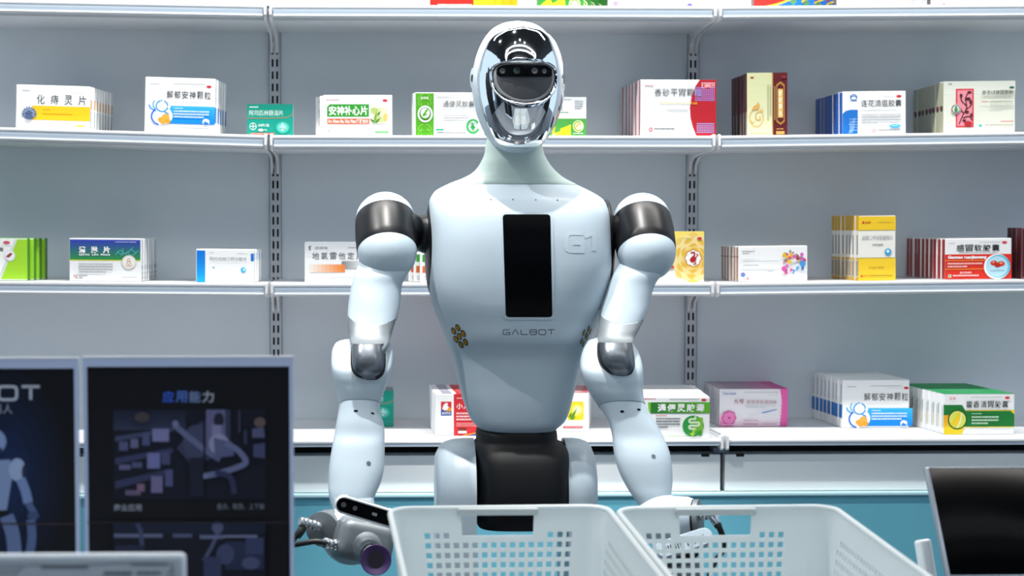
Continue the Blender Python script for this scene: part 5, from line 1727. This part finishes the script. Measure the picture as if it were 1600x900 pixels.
def stand(px0, px1, pt, pb, Y, bx, label):
    """clear-edged poster stand: pale frame strips round a dark sheet, on a foot plate"""
    a, b_ = P(px0, pt, Y), P(px1, pt, Y)
    x0, x1, zt = a.x, b_.x, a.z
    zb = ZC + .006
    root = empty('poster_stand', ((x0 + x1) / 2, Y, ZC), label, 'sign')
    l_, t_, r_ = bx
    s = Y / F
    obj('frame_strip', box(x0, x0 + l_ * s, Y - .003, Y + .004, zb, zt), M_acryl, root, smooth=False)
    obj('frame_strip', box(x1 - r_ * s, x1, Y - .003, Y + .004, zb, zt), M_acryl, root, smooth=False)
    obj('frame_strip', box(x0 + l_ * s, x1 - r_ * s, Y - .003, Y + .004, zt - t_ * s, zt), M_acryl, root, smooth=False)
    obj('top_edge', box(x0, x1, Y - .0035, Y + .0045, zt, zt + .0015), M_shelf, root, smooth=False, label='clear top edge with its reflections painted white')  # white strip paints the whitish reflections along the clear edge
    obj('poster_sheet', box(x0 + l_ * s, x1 - r_ * s, Y - .0005, Y + .003, zb, zt - t_ * s), ink('#0c0d14'), root, smooth=False, label='dark printed poster')
    obj('foot_plate', rbox(x1 - x0, .09, .006, .002, 2, Matrix.Translation(((x0 + x1) / 2, Y, ZC + .003))), M_acryl, root)
    return root


YP = 2.1
s2 = stand(130, 458, 559, 900, YP, (6, 14, 6), 'dark framed poster stand with blue title and two pictures, right of its neighbour')
PIC = [('r', 177, 640, 415, 780, '#171a2a'), ('g', 177, 640, 290, 672, '#1c2136', '#3b405c'),
       # shelves of small packs on the left of the picture
       ('p', [(180, 682), (270, 668), (272, 674), (180, 690)], '#4a4f70'), ('p', [(180, 716), (268, 700), (272, 706), (180, 726)], '#40456a'), ('p', [(180, 752), (266, 732), (270, 740), (180, 764)], '#3c4164')] + \
      [('r', x, y, x + w_, y + h_, c) for x, y, w_, h_, c in ((186, 690, 14, 14, '#5c6088'), (204, 686, 12, 14, '#6f6f95'), (222, 676, 12, 20, '#545a84'), (238, 670, 26, 20, '#8585b4'), (186, 726, 18, 8, '#6a6a90'), (230, 708, 20, 24, '#7a7cb4'), (206, 722, 16, 9, '#565a80'), (252, 706, 14, 20, '#4e527a'), (236, 744, 18, 26, '#7c749e'), (196, 766, 24, 8, '#6f6280'), (258, 734, 12, 26, '#5a5c88'), (214, 756, 12, 12, '#8a6a84'))] + \
      [('p', [(276, 700), (296, 676), (306, 664), (330, 650), (332, 716), (300, 728)], '#3c415e'),
       # two humanoid machines reaching between the shelves
       ('e', 306, 690, 20, 26, '#464b69'), ('s', [(272, 664), (296, 684), (322, 704), (344, 718)], 9, '#6b7096'), ('e', 274, 662, 5, 5, '#7e82a8'),
       ('r', 318, 640, 321, 752, '#12141f'), ('r', 322, 640, 356, 700, '#6b6a90'), ('r', 352, 640, 360, 706, '#3a3d58'), ('e', 342, 656, 8, 11, '#24263a'), ('r', 331, 664, 346, 684, '#8b8ab0'),
       ('e', 342, 694, 16, 16, '#9a9cc0'), ('p', [(334, 684), (362, 690), (366, 712), (336, 716)], '#5f638a'), ('s', [(352, 692), (372, 704), (384, 722), (366, 732), (338, 740), (318, 744)], 9, '#70759c'), ('e', 316, 744, 8, 4, '#8488ac'), ('s', [(336, 738), (360, 746), (366, 772)], 9, '#34385a'),
       ('r', 296, 716, 318, 776, '#1e2236'), ('r', 372, 640, 376, 676, '#3a3c52'), ('r', 381, 672, 386, 694, '#3c4058'), ('e', 406, 660, 9, 8, '#6a5a58'), ('p', [(394, 670), (412, 668), (414, 684), (394, 684)], '#5a5e80'), ('p', [(396, 694), (414, 692), (414, 716), (396, 714)], '#4a4e72'), ('e', 222, 652, 12, 8, '#4a4448')]
PIC2 = [('r', 177, 817, 415, 905, '#141726'), ('g', 177, 817, 415, 836, '#232840', '#1b2034'), ('r', 178, 834, 254, 840, '#6a6f8c'), ('r', 270, 834, 300, 840, '#5a5f80'), ('s', [(214, 817), (220, 832), (222, 856)], 7, '#4a4f70'),
        ('e', 340, 824, 9, 10, '#5a5f80'), ('s', [(340, 832), (332, 852), (318, 876)], 6, '#54597c'), ('r', 312, 836, 350, 842, '#6a6f90'), ('r', 350, 836, 402, 840, '#7a7f9c'), ('r', 352, 846, 412, 890, '#2c3350'), ('r', 384, 840, 412, 866, '#3d4468'),
        ('e', 352, 866, 14, 16, '#464c70'), ('r', 318, 870, 346, 905, '#3a4062'), ('r', 180, 852, 226, 862, '#2c3048'), ('e', 392, 880, 14, 10, '#51567a')]
flat_print('poster_print', [('t', 254, 611, 272, 629, '应', '#3a66d8', .02), ('t', 274.5, 611, 292.5, 629, '用', '#5578cc', .02), ('t', 295.5, 611, 313.5, 629, '能', '#7a8cb8', .02), ('t', 316, 611, 334, 629, '力', '#b3b7c6', .02)] + PIC +
           [('t', 178, 787.5, 221, 798.5, '商业应用', '#a9adba', .01), ('t', 339, 786.5, 413, 796, '盘点、取货、上下架', '#7b8090', .01)] + PIC2 + [('r', 137, 815, 452, 817.5, '#2c2a30')], YP - .0006, s2)
s1 = stand(-206, 122, 561, 900, YP - .01, (6, 15, 6), 'dark framed poster stand with white robot picture at the left edge')
GLOW = [('glow', 10, 745, 92, 170, '#0d0f1b', '#16305f')]
RBT = [('e', -22, 690, 32, 24, '#8fa6d0'), ('p', [(-60, 700), (4, 700), (-2, 716), (-40, 716)], '#1b1e2c'), ('p', [(-62, 722), (16, 718), (19, 745), (10, 800), (-56, 800), (-62, 760)], '#8fa3cc'),
       ('e', 27, 734, 13, 18, '#a9bde0'), ('e', 38, 738, 4, 12, '#2a3350'), ('s', [(32, 748), (40, 768), (44, 786)], 15, '#8198c8'), ('s', [(44, 786), (52, 800), (54, 806)], 11, '#5a6c98'), ('e', 52, 806, 9, 7, '#465680'),
       ('p', [(-50, 800), (12, 797), (14, 806), (-50, 808)], '#14161f'), ('s', [(10, 806), (20, 836), (24, 880)], 22, '#6d80ac'), ('s', [(48, 812), (50, 840), (46, 866)], 14, '#5c6f9c')]
flat_print('poster_print', GLOW + [('logo', -146, 604, 62, 624.5, 'GALBOT', '#c3c9d6', .28, .22), ('t', -62, 631, 19.5, 646.5, '通用机器人', '#a9afbe', .0)] + RBT + [('r', -200, 817, 116, 820, '#3b3436')], YP - .0106, s1)

# low white-framed table sign in the lower left corner
YS = 1.75
a, b_ = P(-260, 866, YS), P(291, 866, YS)
sg = empty('table_sign', ((a.x + b_.x) / 2, YS, ZC), 'low white framed table sign with grey panel in the lower left corner', 'sign')
Wd, Ht = b_.x - a.x, a.z - ZC
rl = Matrix.Translation(((a.x + b_.x) / 2, YS, ZC + Ht / 2))
obj('sign_frame', rbox(Wd, .012, Ht, .005, 3, rl), mat('sign_frame_white', '#dbe4ec', .35, noise=.02), sg, sharp=60)
flat_print('sign_print', [('r', -255, 873.5, 283, 1100, '#c3ccd4'), ('p', [(-250, 881), (38, 880), (33, 888), (20, 900), (-250, 920)], '#aab4bd'), ('s', [(20, 905), (34, 888), (48, 883), (120, 883), (260, 880), (262, 905), (262, 1000)], 2, '#848d96'),
                          ('r', 64, 884, 138, 888.5, '#767f88'), ('r', 204, 880, 262, 884, '#8b949d'), ('l', 162, 893.5, 206, 902, 1, '#59626c'), ('l', 214, 893, 251, 901, 1, '#59626c'), ('r', 268, 884, 272, 1000, '#9aa3ac')], YS - .0065, sg)

# tablet screen leaning back on its stand at the right edge
A, B = P(1443, 731, 2.5), P(1483, 900, 2.4)
tl, bl = Vector((A.x, 2.5, A.z)), Vector((A.x, 2.4, B.z))
dn = (bl - tl).normalized()
ux = Vector((1, 0, 0))
nn = ux.cross(dn).normalized()
if nn.y > 0:
    nn = -nn
Wt, Ht = .27, (bl - tl).length + .010
c = tl + ux * Wt / 2 + dn * Ht / 2
Mt = Matrix((( ux.x, nn.x, -dn.x, c.x), (ux.y, nn.y, -dn.y, c.y), (ux.z, nn.z, -dn.z, c.z), (0, 0, 0, 1)))
tb = empty('tablet', (c.x, c.y, ZC), 'silver framed tablet with black screen leaning at the right edge', 'tablet')
obj('tablet_body', rbox(Wt, .010, Ht, .004, 3, Mt), M_alu, tb, sharp=60)
Ms = Mt @ Matrix.Translation((.002, .0052, .003))
obj('tablet_screen', rbox(Wt - .007, .0012, Ht - .012, .0005, 1, Ms), M_gloss, tb, sharp=60, label='glossy black tablet screen')
q = P(1469, 850, 2.46)
obj('stand_arm', rbox(.016, .03, .13, .004, 3, Matrix.Translation((q.x, 2.5, q.z - .066)) @ Matrix.Rotation(R(-12), 4, 'X') @ Matrix.Rotation(R(-7), 4, 'Y')), M_kick, tb, sharp=60)
obj('stand_foot', rbox(.2, .16, .012, .004, 2, Matrix.Translation((c.x, 2.46, ZC + .006))), M_kick, tb, sharp=60)

bpy.data.objects.remove(_fo, do_unlink=True)
bpy.data.curves.remove(_fc)
